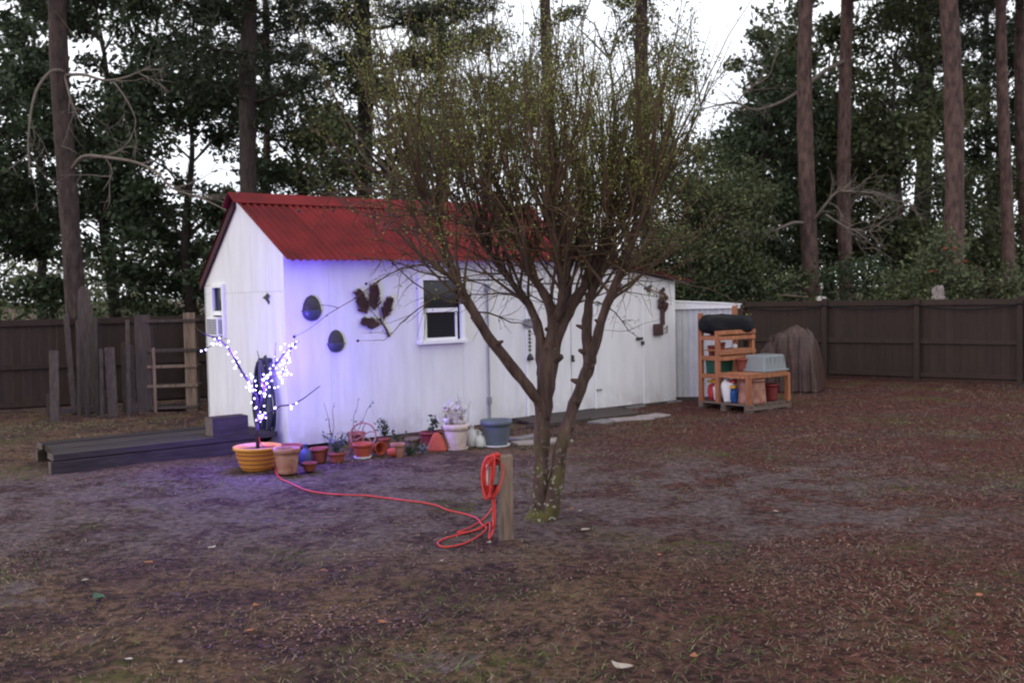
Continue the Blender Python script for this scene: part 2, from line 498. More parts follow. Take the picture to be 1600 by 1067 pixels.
def ground_material():
    X = bpy.data.materials.new('yard_dirt')
    X.use_nodes = True
    t = X.node_tree
    b = t.nodes['Principled BSDF']
    b.inputs['Roughness'].default_value = 0.95
    b.inputs['Specular IOR Level'].default_value = 0.15
    g = t.nodes.new('ShaderNodeNewGeometry')
    P = g.outputs['Position']
    def noise(scale, detail=6, rough=0.6, vec=None):
        n = t.nodes.new('ShaderNodeTexNoise')
        n.inputs['Scale'].default_value = scale
        n.inputs['Detail'].default_value = detail
        n.inputs['Roughness'].default_value = rough
        t.links.new(vec or P, n.inputs['Vector'])
        return n.outputs['Fac']
    def rng(v, a, c, lo=0.0, hi=1.0):
        m_ = t.nodes.new('ShaderNodeMapRange')
        m_.interpolation_type = 'SMOOTHSTEP'
        m_.inputs['From Min'].default_value = a
        m_.inputs['From Max'].default_value = c
        m_.inputs['To Min'].default_value = lo
        m_.inputs['To Max'].default_value = hi
        t.links.new(v, m_.inputs['Value'])
        return m_.outputs['Result']
    def math_(op, a, c):
        m_ = t.nodes.new('ShaderNodeMath')
        m_.operation = op
        m_.use_clamp = op != 'SUBTRACT'
        for k, s in enumerate((a, c)):
            if isinstance(s, (int, float)): m_.inputs[k].default_value = s
            else: t.links.new(s, m_.inputs[k])
        return m_.outputs[0]
    def mix(f, a, c):
        m_ = t.nodes.new('ShaderNodeMix')
        m_.data_type = 'RGBA'
        t.links.new(f, m_.inputs['Factor'])
        for k, s in (('A', a), ('B', c)):
            if isinstance(s, tuple): m_.inputs[k].default_value = (*s, 1)
            else: t.links.new(s, m_.inputs[k])
        return m_.outputs['Result']
    sp = t.nodes.new('ShaderNodeSeparateXYZ')
    t.links.new(P, sp.inputs[0])
    big = noise(0.35, 4)
    mid = noise(1.3, 7, 0.65)
    mid2 = noise(2.6, 7, 0.7)
    fine = noise(14, 8, 0.75)
    vfine = noise(55, 6, 0.8)
    earth = mix(rng(fine, 0.41, 0.60), (0.024, 0.015, 0.015), (0.092, 0.058, 0.055))
    thatch = mix(rng(fine, 0.41, 0.60), (0.044, 0.031, 0.022), (0.165, 0.112, 0.080))
    pink = mix(rng(vfine, 0.42, 0.60), (0.066, 0.040, 0.036), (0.155, 0.098, 0.088))
    c = mix(math_('MULTIPLY', rng(mid, 0.43, 0.58), rng(sp.outputs['X'], 4.0, -0.5, 0.15, 1.0)), earth, thatch)
    c = mix(math_('MULTIPLY', rng(mid2, 0.52, 0.66), 0.7), c, pink)
    # bare worn earth crossing the yard in front of the shed and in spots elsewhere
    band = math_('MULTIPLY', rng(sp.outputs['Y'], 6.6, 8.2), rng(sp.outputs['Y'], 12.6, 10.0))
    band = math_('MULTIPLY', band, rng(sp.outputs['X'], 5.2, 3.2))
    wob = math_('ADD', math_('MULTIPLY', mid, 0.55), math_('ADD', math_('MULTIPLY', mid2, 0.3), math_('MULTIPLY', fine, 0.15)))
    band = math_('MULTIPLY', band, rng(wob, 0.42, 0.55))
    patch = math_('MULTIPLY', rng(wob, 0.55, 0.62), rng(big, 0.44, 0.56))
    bare = math_('MAXIMUM', band, math_('MULTIPLY', patch, 0.9))
    sand = mix(rng(fine, 0.38, 0.62), (0.064, 0.050, 0.050), (0.155, 0.127, 0.128))
    c = mix(math_('MULTIPLY', bare, 0.85), c, sand)
    # dark damp blotches
    c = mix(math_('MULTIPLY', rng(noise(3.3, 6, 0.7), 0.56, 0.68), 0.65), c, (0.030, 0.020, 0.019))
    # reddish pine straw towards the right and the fence
    red = math_('MULTIPLY', rng(sp.outputs['X'], -0.4, 2.6), rng(noise(0.9, 6, 0.65), 0.36, 0.50))
    red = math_('MULTIPLY', red, math_('SUBTRACT', 1.0, math_('MULTIPLY', bare, 0.85)))
    c = mix(math_('MULTIPLY', red, 0.8), c, mix(rng(fine, 0.41, 0.60), (0.032, 0.015, 0.014), (0.118, 0.054, 0.045)))
    # mossy green
    gr = math_('MULTIPLY', rng(noise(0.75, 5), 0.52, 0.64), rng(noise(9, 5), 0.42, 0.6))
    gr = math_('MULTIPLY', gr, math_('SUBTRACT', 1.0, bare))
    c = mix(math_('MULTIPLY', gr, 0.75), c, (0.066, 0.074, 0.026))
    hs = t.nodes.new('ShaderNodeHueSaturation')
    hs.inputs['Saturation'].default_value = 1.28
    t.links.new(c, hs.inputs['Color'])
    t.links.new(hs.outputs['Color'], b.inputs['Base Color'])
    bp = t.nodes.new('ShaderNodeBump')
    bp.inputs['Strength'].default_value = 1.0
    bp.inputs['Distance'].default_value = 0.03
    t.links.new(math_('ADD', math_('MULTIPLY', fine, 0.6), math_('MULTIPLY', vfine, 0.4)), bp.inputs['Height'])
    t.links.new(bp.outputs['Normal'], b.inputs['Normal'])
    return X
M['ground'] = ground_material()

# ------------------------------------------------------------------ ground
_w = np.random.RandomState(77)
_GW = [(fr * math.cos(an), fr * math.sin(an), p_, am) for fr, an, p_, am in zip((1.1, 1.7, 2.9, 4.1, 6.3, 8.7, 12.1, 15.3), _w.uniform(0, 6.28, 8), _w.uniform(0, 6.28, 8), (.012, .010, .007, .006, .0045, .004, .003, .0025))]
def gzn(X, Y):
    Z = 0 * X
    for fx, fy, p_, am in _GW: Z = Z + am * np.sin(fx * X + fy * Y + p_) * np.cos(fy * .8 * X - fx * .9 * Y + 2 * p_)
    return Z
def gz(x, y):
    return float(gzn(np.float64(x), np.float64(y)))

def build_ground():
    xs = np.concatenate([[-1500, -400, -120, -50, -25], np.arange(-14, 14.01, 0.11), [25, 50, 120, 400, 1500]])
    ys = np.concatenate([[-600, -150, -40, -10, -3], np.arange(0, 26.01, 0.11), [34, 50, 90, 200, 600, 2500]])
    GX, GY = np.meshgrid(xs, ys)
    GZ = np.where((np.abs(GX) < 13.95) & (GY > 0) & (GY < 25.95), gzn(GX, GY), 0.0)
    V = np.stack([GX, GY, GZ], -1).reshape(-1, 3)
    n = len(xs)
    jj, ii = np.meshgrid(np.arange(len(ys) - 1), np.arange(n - 1), indexing='ij')
    a0 = (jj * n + ii).ravel()
    me = np_mesh('ground', V, np.stack([a0, a0 + 1, a0 + n + 1, a0 + n], 1), M['ground'])
    me.polygons.foreach_set('use_smooth', [True] * len(me.polygons))
    tag(link('ground', me), kind='structure')
build_ground()

# ------------------------------------------------------------------ the white shed
# shed frame: u along the long front wall, v towards the back, z up
YAW = 0.6551
SC = Vector((-2.842, 12.686, 0))
SA = Vector((math.cos(YAW), math.sin(YAW), 0))
SB = Vector((-math.sin(YAW), math.cos(YAW), 0))
def S(u, v, z=0.0):
    return SC + SA * u + SB * v + Vector((0, 0, z))
HE, HR, RV, DEP, HB, LM, LT = 2.47, 3.25, 1.42, 2.70, 2.20, 5.02, 7.05

shed = tag(empty('white_shed', SC, YAW), 'long white wooden shed with red corrugated roof and a lower lean-to end', 'shed')
TH = 0.07
def front_fr(p, q, t): return (p, t, q)             # outer face at v=0
def gable_fr(p, q, t): return (t, p, q)             # outer face at u=0
gap = 0.0012
fw = MB().box((2.51, 0.050, HE / 2 - 0.02), (LM - 0.02, 0.01, 0.001)).build('wall_plate', M['wall'], shed)
def front_panel(u0, u1, z0, z1, z1b=None, name='wall_panel', th=TH - 0.02, mat_='wall', parent=None, push=0.0):
    z1b = z1 if z1b is None else z1b
    b = MB().prism([(u0 + gap, z0), (u1 - gap, z0), (u1 - gap, z1b), (u0 + gap, z1)], lambda p, q, t: (p, t + push, q), th)
    return b.build(name, M[mat_], parent or shed)
# panels of the front wall; the window opening is left free
Z0 = 0.02
for u0, u1 in ((0.0, 0.62), (0.62, 1.22), (1.22, 1.98)):
    front_panel(u0, u1, Z0, HE)
front_panel(1.98, 2.70, Z0, 1.21)
front_panel(1.98, 2.70, 2.16, HE)
front_panel(2.70, 3.12, Z0, HE)
front_panel(3.12, 3.86, 0.06, HE)
front_panel(3.86, 5.20, 2.04, HE)
# inner lining so that no light leaks through the joints
lin = MB()
for u0, u1, z0, z1 in ((0.02, 2.0, 0.03, 2.42), (2.0, 2.68, 0.03, 1.2), (2.0, 2.68, 2.17, 2.42), (2.68, 5.0, 0.07, 2.42)):
    lin.box(((u0 + u1) / 2, 0.066, (z0 + z1) / 2), (u1 - u0, 0.02, z1 - z0))
lin.build('inner_lining', M['dark'], shed)
# door leaves of the main part
def door(u0, u1, z0, z1, handle_u=None, hz=1.0):
    d = front_panel(u0 + 0.006, u1 - 0.006, z0, z1, name='door', th=0.045, push=-0.012)
    return d
d1 = door(3.87, 4.72, 0.07, 2.02)
d2 = door(4.72, 5.20, 0.07, 2.02)
b = MB().box((4.735, -0.03, 0.88), (0.035, 0.03, 0.10)).box((4.735, -0.05, 0.84), (0.02, 0.03, 0.03))
b.build('latch', M['iron'], d2)
# thin battens beside the doors
for u, z0, z1 in ((3.855, 0.06, 2.06), (5.215, 0.06, 2.06)):
    MB().box((u, -0.012, (z0 + z1) / 2), (0.035, 0.02, z1 - z0)).build('door_jamb', M['trim'], shed, bevel=0.003)
# lean-to front
def ltop(u): return 2.385 - 0.172 * (u - 5.02)
front_panel(5.235, 6.27, 2.0, ltop(5.235), ltop(6.27))
d3 = door(5.235, 6.27, 0.06, 1.99)
b = MB().box((6.18, -0.03, 1.12), (0.14, 0.02, 0.045)).box((6.245, -0.035, 1.045), (0.05, 0.03, 0.06))
b.build('latch', M['iron'], d3)
for z in (0.35, 1.7):
    MB().box((5.28, -0.022, z), (0.12, 0.012, 0.03)).build('hinge', M['steel'], d3)
    MB().box((3.93, -0.022, z), (0.12, 0.012, 0.03)).build('hinge', M['steel'], d1)
front_panel(6.27, LT, 0.02, ltop(6.27), ltop(LT))
MB().box((6.28, -0.010, 1.0), (0.03, 0.016, 1.95)).build('door_jamb', M['trim'], shed, bevel=0.003)
lt2 = MB().prism([(5.05, 0.05), (LT - 0.02, 0.05), (LT - 0.02, ltop(LT) - .03), (5.05, ltop(5.05) - .03)], lambda p, q, t: (p, 0.055 + t, q), 0.02)
lt2.build('inner_lining', M['dark'], shed)
# sill board under doors
MB().box((5.09, 0.0, -0.005), (3.9, 0.05, 0.11)).build('sill_board', M['oldwood'], shed, bevel=0.005)

# gable wall, left end, opening for the small window
def gtop(v):
    return HE + (HR - HE) * v / RV if v <= RV else HR + (HB - HR) * (v - RV) / (DEP - RV)
def gable_panel(poly):
    MB().prism(poly, lambda p, q, t: (t, p, q), TH - 0.02).build('wall_panel', M['wall'], shed)
sp = 1.98
gable_panel([(0.002, Z0), (1.2, Z0), (1.2, sp), (0.002, sp)])
gable_panel([(1.2025, Z0), (1.92, Z0), (1.92, sp), (1.2025, sp)])
gable_panel([(1.9225, Z0), (2.36, Z0), (2.36, 1.36), (1.9225, 1.36)])
gable_panel([(2.3625, Z0), (DEP, Z0), (DEP, sp), (2.3625, sp)])
gable_panel([(0.002, sp + .0025), (1.92, sp + .0025), (1.92, gtop(1.92)), (RV, HR), (0.002, HE)])
gable_panel([(1.9225, 2.10), (DEP, 2.10), (DEP, HB), (1.9225, gtop(1.9225))])
gable_panel([(2.3625, sp + .0025), (DEP, sp + .0025), (DEP, 2.094), (2.3625, 2.094)])
MB().prism([(0.1, .05), (1.9, .05), (1.9, 2.55), (RV, 3.1), (0.1, 2.35)], lambda p, q, t: (0.055 + t, p, q), 0.02).build('inner_lining', M['dark'], shed)
# back wall and right end
MB().box((LM / 2, DEP - 0.03, HB / 2), (LM, 0.06, HB - .05)).build('back_wall', M['wall'], shed)
MB().prism([(0.06, .05), (DEP - .07, .05), (DEP - .07, HB), (RV, HR), (0.06, HE - .01)], lambda p, q, t: (LM - .06 + t, p, q), .06).build('end_wall', M['wall'], shed)
MB().box((6.04, DEP - .03, 1.0), (2.02, .06, 1.95)).build('back_wall', M['wall'], shed)
MB().prism([(0.055, .03), (DEP - .07, .03), (DEP - .07, ltop(LT)), (0.055, ltop(LT))], lambda p, q, t: (LT - .06 + t, p, q), .058).build('end_wall', M['wall'], shed)
MB().box((3.5, 1.35, 0.03), (6.9, 2.5, 0.02)).build('shed_floor', M['dark'], shed)

# front window: casing, sashes, panes
win = MB()
wu0, wu1, wz0, wz1 = 1.965, 2.715, 1.225, 2.165
for c, d in (((wu0 + .03, -.03, (wz0 + wz1) / 2), (.07, .05, wz1 - wz0)), ((wu1 - .03, -.03, (wz0 + wz1) / 2), (.07, .05, wz1 - wz0)),
             (((wu0 + wu1) / 2, -.03, wz1 - .03), (wu1 - wu0 - .135, .05, .07)), (((wu0 + wu1) / 2, -.04, wz0 + .02), (wu1 - wu0 + .05, .09, .05))):
    win.box(c, d)
wf = win.build('window', M['trim'], shed, bevel=0.004)
MB().box((2.34, -.014, 1.685), (.54, .035, .055)).build('meeting_rail', M['trim'], wf, bevel=.003)
MB().box((2.34, .014, 1.90), (.535, .006, .375)).build('pane', M['glass'], wf)
MB().box((2.34, .006, 1.46), (.535, .006, .385)).build('pane', M['glass'], wf)
ss = MB()
for u in (2.085, 2.595): ss.box((u, .004, 1.46), (.035, .02, .38))
ss.box((2.34, .004, 1.285), (.475, .02, .035))
ss.build('sash', M['trim'], wf)
# gable window
gw = MB()
for c, d in (((-.02, 1.945, 1.73), (.04, .05, .76)), ((-.02, 2.335, 1.73), (.04, .05, .76)), ((-.02, 2.14, 2.085), (.04, .335, .05)), ((-.015, 2.14, 1.70), (.035, .335, .06))):
    gw.box(c, d)
gf = gw.build('window', M['trim'], shed, bevel=.003)
MB().box((.02, 2.14, 1.9), (.006, .335, .33)).build('pane', M['glass'], gf)
MB().box((.02, 2.14, 1.52), (.006, .335, .30)).build('pane', M['glass'], gf)

# roof: deck boards below, corrugated sheets above
fs = (HR - HE) / RV
bs = (HR - HB) / (DEP - RV)
rf = MB()
OV = 0.20
rf.prism([(-OV, HE - OV * fs + .012), (RV, HR + .012), (DEP + .06, HB - .06 * bs + .012), (DEP + .06, HB - .06 * bs - .006), (RV, HR - .006), (-OV, HE - OV * fs - .006)],
         lambda p, q, t: (-0.03 + t, p, q), LM + .07)
roof = rf.build('roof', M['trim'], shed)
def corrugated(width, n0, n1, lift, per, amp=0.016, seg=6):
    """sheet from line n0 to n1 (v,z), along u by width"""
    nw = int(round(width / per)) * seg
    V, F = [], []
    d = Vector((n1[0] - n0[0], n1[1] - n0[1]))
    nn = Vector((-d.y, d.x)).normalized()
    if nn.y < 0: nn = -nn
    for k in range(2):
        p = Vector(n0) + d * k
        for i in range(nw + 1):
            h = lift + amp * math.sin(2 * math.pi * i / seg)
            V.append((i * width / nw, p.x + nn.x * h, p.y + nn.y * h))
    for i in range(nw): F.append((i, i + 1, nw + 2 + i, nw + 1 + i))
    me = bpy.data.meshes.new('roof_sheet')
    me.from_pydata(V, [], F)
    me.materials.append(M['red'])
    me.polygons.foreach_set('use_smooth', [True] * len(F))
    return me
ns = 7
wsh = (LM + .02) / ns
for k in range(ns):
    if k == 0:
        mf = corrugated(wsh + wsh / 7, (-OV - .035, HE - (OV + .035) * fs), (RV, HR), .026, wsh / 7)
        mb_ = corrugated(wsh + wsh / 7, (DEP + .09, HB - .09 * bs), (RV, HR), .026, wsh / 7)
    zj = 0.002 * (k % 2)
    for me_ in (mf, mb_):
        o = link('roof_sheet', me_, roof, (-.06 + k * wsh, 0, zj), None)
# ridge cap
rc = MB()
for sgn, sl_, run in ((-1, fs, .22), (1, bs, .2)):
    rc.prism([(RV, HR + .092), (RV + sgn * run, HR + .060 - run * sl_), (RV + sgn * run, HR + .050 - run * sl_), (RV, HR + .080)], lambda p, q, t: (-.12 + t, p, q), LM + .26)
rc.build('ridge_cap', M['red'], roof)
# rake fascia boards on the gable
MB().prism([(RV, HR - .005), (DEP + .06, HB - .06 * bs - .005), (DEP + .06, HB - .06 * bs - .12), (RV, HR - .12)], lambda p, q, t: (-.045 + t, p, q), .04).build('fascia', M['redtrim'], roof)
# lean-to roof, its sheets fall away to the right
lr = MB().prism([(4.98, ltop(4.98) + .035), (LT + .2, ltop(LT + .2) + .035), (LT + .2, ltop(LT + .2) + .008), (4.98, ltop(4.98) + .008)], lambda p, q, t: (p, -.14 + t, q), DEP + .2)
lroof = lr.build('lean_to_roof', M['redtrim'], shed)
for k in range(4):
    w_ = (DEP + .24) / 4
    nw = int(w_ / .082) * 6
    V, F = [], []
    for kk in range(2):
        u = 5.04 if kk == 0 else LT + .26
        for i in range(nw + 1):
            V.append((u, -.17 + k * w_ + i * (w_ + .015) / nw, ltop(u) + .052 + .011 * math.sin(2 * math.pi * i / 6) + .002 * (k % 2)))
    for i in range(nw): F.append((i, i + 1, nw + 2 + i, nw + 1 + i))
    me = bpy.data.meshes.new('roof_sheet')
    me.from_pydata(V, [], F)
    me.materials.append(M['red'])
    link('roof_sheet', me, lroof)
# conduit on the wall
cd = MB().tube([(3.13, -.03, .35), (3.13, -.03, 1.98)], .013, 8)
cd.tube([(3.13, -.03, .05), (3.13, -.03, .34)], .017, 8).box((3.13, -.03, .36), (.05, .045, .10)).box((3.13, -.03, 1.99), (.06, .05, .10))
cd.build('conduit', M['steel'], shed)
# pier blocks under the lean-to
for u, w in ((6.05, .42), (6.95, .36)):
    MB().box((u, .03, -.02), (w, .2, .12)).build('pier_block', M['block'], shed, bevel=.008)

# window air conditioner
ac = empty('window_air_conditioner', S(-.03, 2.2, 1.37), YAW)
tag(ac, 'small white air conditioner with grey grilles in the gable window', 'air conditioner')
MB().box((-.02, 0.0, .14), (.10, .40, .27)).build('casing', M['trim'], ac, bevel=.008)
g = MB().box((-.072, .0, .14), (.004, .35, .22))
g.build('grille', M['acgrille'], ac)
for k in range(6):
    MB().box((-.077, .0, .05 + k * .036), (.006, .33, .012)).build('slat', M['grey'], ac)
MB().box((-.02, -.202, .14), (.07, .004, .2)).build('side_louvre', M['acgrille'], ac)

# ------------------------------------------------------------------ things on the shed walls
def on_front(u, z, off=0.0): return S(u, -off, z)

# egg-shaped wall planters
def egg_planter(u, z, h, label):
    t = empty('wall_planter', on_front(u, z - h / 2), YAW)
    tag(t, label, 'wall planter', 'egg shaped planters on the shed wall')
    def half(z0, z1, rfac, name, m_, lip=0):
        b = MB()
        n, r_ = 14, 12
        V = []
        for i in range(r_ + 1):
            zz = z0 + (z1 - z0) * i / r_
            w = 0.5 * h * .80 * math.sqrt(max(0, 1 - (2 * (zz - .5)) ** 2)) * (1.10 - .28 * (zz - .2))
            for j in range(n + 1):
                a_ = math.pi * j / n
                V.append((w * math.cos(a_) * rfac, -w * math.sin(a_) * rfac * .62 - .002, zz * h))
        b.v = V
        for i in range(r_):
            for j in range(n):
                k = i * (n + 1) + j
                b.f.append((k, k + 1, k + n + 2, k + n + 1))
        return b.build(name, M[m_], t, smooth=True)
    half(0.0, .40, 1.0, 'bowl', 'slate')
    half(0.40, 1.0, .93, 'back_shell', 'iron')
    rim = [( .5 * h * .80 * 1.045 * math.cos(a_) * .99, -.5 * h * .80 * 1.045 * math.sin(a_) * .62, .40 * h) for a_ in np.linspace(0, math.pi, 15)]
    MB().tube(rim, .008, 6).build('rim', M['slate'], t, smooth=True)
egg_planter(.37, 1.76, .335, 'dark egg shaped wall planter, the higher one nearer the shed corner')
egg_planter(.70, 1.325, .30, 'dark egg shaped wall planter, the lower one beneath the pine spray')

# metal pine spray wall art
def pine_spray():
    o = on_front(1.18, 1.40)
    t = tag(empty('wall_ornament', o, YAW), 'brown metal pine spray with four needle tufts on the front wall', 'wall ornament')
    stem0 = (.36, -.02, .02)
    tufts = [(-.11, .45, -.42, .40), (.09, .52, .02, .42), (.29, .36, .42, .36), (.0, .15, -1.3, .32)]
    MB().tube([(.31, -.02, -.05), (.26, -.025, .06), (.16, -.03, .20)], [.022, .014, .010], 6).build('stem', M['rust'], t)
    for k, (x, z, ang, ln) in enumerate(tufts):
        MB().tube([(.20, -.028, .13), ((.20 + x) / 2 + .02, -.03, (.15 + z) / 2 - .02), (x, -.03, z - .02)], .006, 5).build('twig', M['rust'], t)
        b = MB()
        for i in range(230):
            s0 = rnd.uniform(0, .62)
            side = rnd.uniform(-1, 1)
            a_ = ang + side * (.95 - .45 * s0)
            l = ln * (.42 - .10 * s0) * rnd.uniform(.8, 1.05)
            bx, bz = x + math.sin(ang) * ln * (s0 - .5), z + math.cos(ang) * ln * (s0 - .5)
            y = -.02 - rnd.uniform(0, .03)
            e = (bx + math.sin(a_) * l * .85, y, bz + math.cos(a_) * l * .85)
            b.tube([(bx, -.03, bz), e], [.009, .004], 3, cap=False)
        b.build('needle_tuft', M['rust'], t)
pine_spray()

def bird(o, yaw, s, label):
    t = tag(empty('wall_bird', o, yaw), label, 'wall ornament', 'small dark metal birds on the shed walls')
    MB().prism([(-.10, .03), (-.02, .055), (.02, .015), (.055, -.005), (.045, -.04), (.02, -.02), (-.03, .01)], lambda p, q, k: (p * s, -k - .004, q * s), .014).build('body', M['iron'], t)
    MB().prism([(-.01, .05), (.05, .08), (.075, .045), (.03, .02)], lambda p, q, k: (p * s, -k - .019, q * s), .012).build('wing', M['iron'], t)
bird(S(0, .5, 1.87), YAW - math.pi / 2, 1.2, 'small dark metal bird fixed to the white gable wall')
bird(S(6.40, 0, 1.90), YAW, 1.2, 'small dark metal bird above the lean-to door near the rusty bouquet')

# rusty metal bouquet on the lean-to wall
def bouquet():
    t = tag(empty('wall_ornament', S(6.68, 0, 1.15), YAW), 'rusty metal bouquet in a square vase on the lean-to wall', 'wall ornament')
    MB().box((-.07, -.035, .10), (.20, .05, .19)).build('vase', M['rust'], t, bevel=.01)
    MB().box((.04, -.03, .28), (.09, .03, .22)).build('stems', M['rust'], t, bevel=.01)
    MB().tube([(.09, -.02, .10), (.16, -.02, .16), (.15, -.02, .04), (.1, -.02, .05)], .008, 5).build('curl', M['rust'], t)
    fr5 = random.Random(4)
    for k in range(26):
        a_, q = fr5.uniform(0, 6.28), fr5.random() ** .5
        p0, p1 = Vector((.04, -.025, .36)), Vector((.04 + math.cos(a_) * q * .125, -.03 - .03 * (1 - q), .58 + math.sin(a_) * q * .19))
        b = MB().tube([p0, p1], [.006, .005], 4)
        b.lathe([(.004, -.045), (.022, -.03), (.030, 0), (.020, .03), (.004, .04)], 8, p1)
        b.build('flower', M['rust'], t)
bouquet()

# sign plate and hanging ornament by the door
sg = tag(empty('sign_plate', S(3.87, -.03, 1.38), YAW), 'small blank grey plate on the white wall beside the door', 'sign')
MB().box((0, -.01, .07), (.15, .012, .13)).build('plate', M['grey'], sg, bevel=.004)
MB().box((0, -.018, .12), (.02, .008, .02)).build('screw', M['iron'], sg)
hg = tag(empty('hanging_ornament', S(3.885, -.045, .90), YAW), 'dark chain ornament with a bell hanging below the grey plate', 'ornament')
for k in range(6):
    MB().lathe([(.004, 0), (.019, .014), (.019, .030), (.004, .044)], 8, (0, 0, .13 + k * .055)).build('bead', M['iron'], hg, smooth=True)
MB().tube([(0, 0, .09), (0, 0, .47)], .004, 4).build('chain', M['iron'], hg)
MB().lathe([(.055, 0), (.05, .04), (.025, .085), (.008, .1)], 10, (0, 0, 0), cap1=True).build('bell', M['iron'], hg, smooth=True)

# hose looped on the gable wall
hs = tag(empty('garden_hose', S(0, .5, 0), YAW), 'dark garden hose hanging in long loops on the gable wall', 'hose')
b = MB()
pts = []
for k in range(9):
    for i in range(20):
        t_ = 2 * math.pi * i / 20
        w = .24 + .10 * math.sin(k * 2.1)
        h = .50 + .04 * math.sin(k * 1.3)
        pts.append((-.05 - .014 * k + .012 * math.sin(3 * t_ + k), -.02 + .03 * math.sin(k * 1.7) + w * math.sin(t_) * (.75 - .25 * math.cos(t_)), .62 - .04 * math.cos(k) + h * math.cos(t_)))
b.tube(pts, .017, 6)
b.build('hose', M['hose'], hs, smooth=True)
MB().box((-.06, 0, 1.10), (.13, .18, .05)).build('hanger', M['iron'], hs, bevel=.01)

# ------------------------------------------------------------------ fences
def fence(A, B, name, label, h=1.62, span=1.85, cable=None, seed=1, zig=0.0, phase=0.0):
    A, B = Vector(A), Vector(B)
    L = (B - A).length
    d = (B - A).normalized()
    ang = math.atan2(d.y, d.x)
    t = tag(empty(name, A, ang), label, 'fence', 'brown fences round the yard')
    r = random.Random(seed)
    w = 0.142
    bm_ = MB().box((0, 0, (h - .08) / 2), (w - .0025, .02, h - .08)).mesh('board', M['fence'])
    n = int(L / w)
    for k in range(n):
        link('board', bm_, t, (w * (k + .5), .01 + r.uniform(-.002, .002), .07 + r.uniform(-.003, .003)), (0, 0, r.uniform(-.006, .006)))
    np_ = int((L - phase) / span) + 1
    pm = MB().box((0, 0, h / 2 + .015), (.095, .095, h + .05)).mesh('post', M['fence'])
    xs = [phase + span * k for k in range(np_)]
    for x in xs: link('post', pm, t, (x, -.06, 0))
    for i in range(len(xs) - 1):
        a_, b_ = xs[i] + .05, xs[i + 1] - .05
        for z, hh in ((h - .07, .09), (.80, .085), (.15, .085)):
            MB().box(((a_ + b_) / 2, -.025, z), (b_ - a_, .04, hh)).build('rail', M['fence'], t)
    if cable:
        for i in range(len(xs) - 1):
            pts = []
            for q in range(11):
                s_ = q / 10
                pts.append((xs[i] + (xs[i + 1] - xs[i]) * s_, -.115, h - .10 - cable * (1 - (2 * s_ - 1) ** 2) * (1 if i % 2 == 0 else .8)))
            MB().tube(pts, .014, 5).build('cable', M['black'], t)
    return t
# right fence runs from the far corner behind the sheds to the right of the picture
FA, FB = Vector((3.6, 23.07, 0)), Vector((13.4, 15.72, 0))
fence(FA, FB, 'wooden_fence', 'brown board fence with drooping cable at the right of the yard', cable=.10, seed=3, span=1.83, phase=1.79)
fence((-13.0, 15.38, 0), (3.5, 22.93, 0), 'wooden_fence', 'dark brown board fence behind the scrap boards left of the shed', seed=5, span=1.83, phase=.4)

# ------------------------------------------------------------------ low deck left of the shed
deck = tag(empty('timber_deck', S(0, 0), YAW), 'low weathered timber deck in front of the gable wall', 'deck')
for k, (v, u0, u1, z) in enumerate(((.27, -2.74, -.08, .215), (.53, -2.66, -.10, .205), (.79, -2.64, -.1, .21), (1.05, -2.60, -.1, .20), (1.31, -2.62, -.1, .21))):
    o = MB().box(((u0 + u1) / 2, v, z - .035), (u1 - u0, .245, .07)).build('plank', M['timber'], deck, bevel=.006)
for v, u0, u1, z0, z1 in ((.185, -2.77, -.35, .0, .135), (1.30, -2.66, -.2, .0, .13), (.75, -2.6, -.2, 0, .13)):
    MB().box(((u0 + u1) / 2, v, (z0 + z1) / 2 - .01), (u1 - u0, .10, z1 - z0 + .02)).build('timber', M['timber'], deck, bevel=.008)
for v, u in ((.185, -2.773), (1.30, -2.663)):
    MB().box((u, v, .068), (.008, .097, .13)).build('timber_end', M['endgrain'], deck)
for v, u in ((.27, -2.743), (1.31, -2.623)):
    MB().box((u, v, .178), (.008, .24, .064)).build('timber_end', M['endgrain'], deck)
st = tag(empty('step_block', S(-.66, .34, .215), YAW), 'short dark wooden block sitting on the deck against the gable wall', 'block')
MB().box((0, 0, .115), (.46, .24, .23)).build('block_body', M['timber'], st, bevel=.01)
MB().box((-.233, 0, .115), (.006, .23, .22)).build('end_face', M['endgrain'], st)

# ------------------------------------------------------------------ scrap boards and old shelf frame at the left fence
def plank(name, x0, ytop, ybot, x1, w, th, label, Y=16.6, lean=.22, mat_='oldwood', cut=None, group='scrap boards leaning on the left fence'):
    """board from foot (x0,ybot) up to (x1,ytop)"""
    foot = gp(x0, ybot + 4)
    top = pt(x1, ytop, foot.y + lean)
    d = (top - foot)
    t = tag(empty(name, foot), label, 'board', group)
    L = d.length
    q = d.to_track_quat('Z', 'Y').to_matrix()
    poly = [(-w / 2, 0), (w / 2, 0), (w / 2, L), (-w / 2, L)]
    if cut == 'round': poly = [(-w / 2, 0), (w / 2, 0), (w / 2, L - .09), (w * .32, L - .02), (0, L), (-w * .32, L - .02), (-w / 2, L - .09)]
    if cut == 'slant': poly = [(-w / 2, 0), (w / 2, 0), (w / 2, L - .05), (-w / 2, L)]
    zr = Matrix.Rotation(0, 3, 'Z')
    zx = Vector((1, 0.33, 0)).normalized()
    zd = d.normalized()
    zx = (zx - zd * zx.dot(zd)).normalized()
    zy = zd.cross(zx)
    MB().prism(poly, lambda p, s_, k: zx * p + zd * s_ + zy * (k - th / 2), th).build('board_face', M[mat_], t, bevel=.004)
plank('scrap_board', 86, 548, 655, 84, 0.139, .04, 'wide stubby grey board, leftmost of the scrap boards')
plank('scrap_board', 117, 490, 645, 103, 0.090, .035, 'narrow tall board leaning just right of the stubby board')
plank('scrap_board', 130, 447, 642, 131, 0.180, .03, 'tallest board with rounded top leaning on the left fence', cut='round')
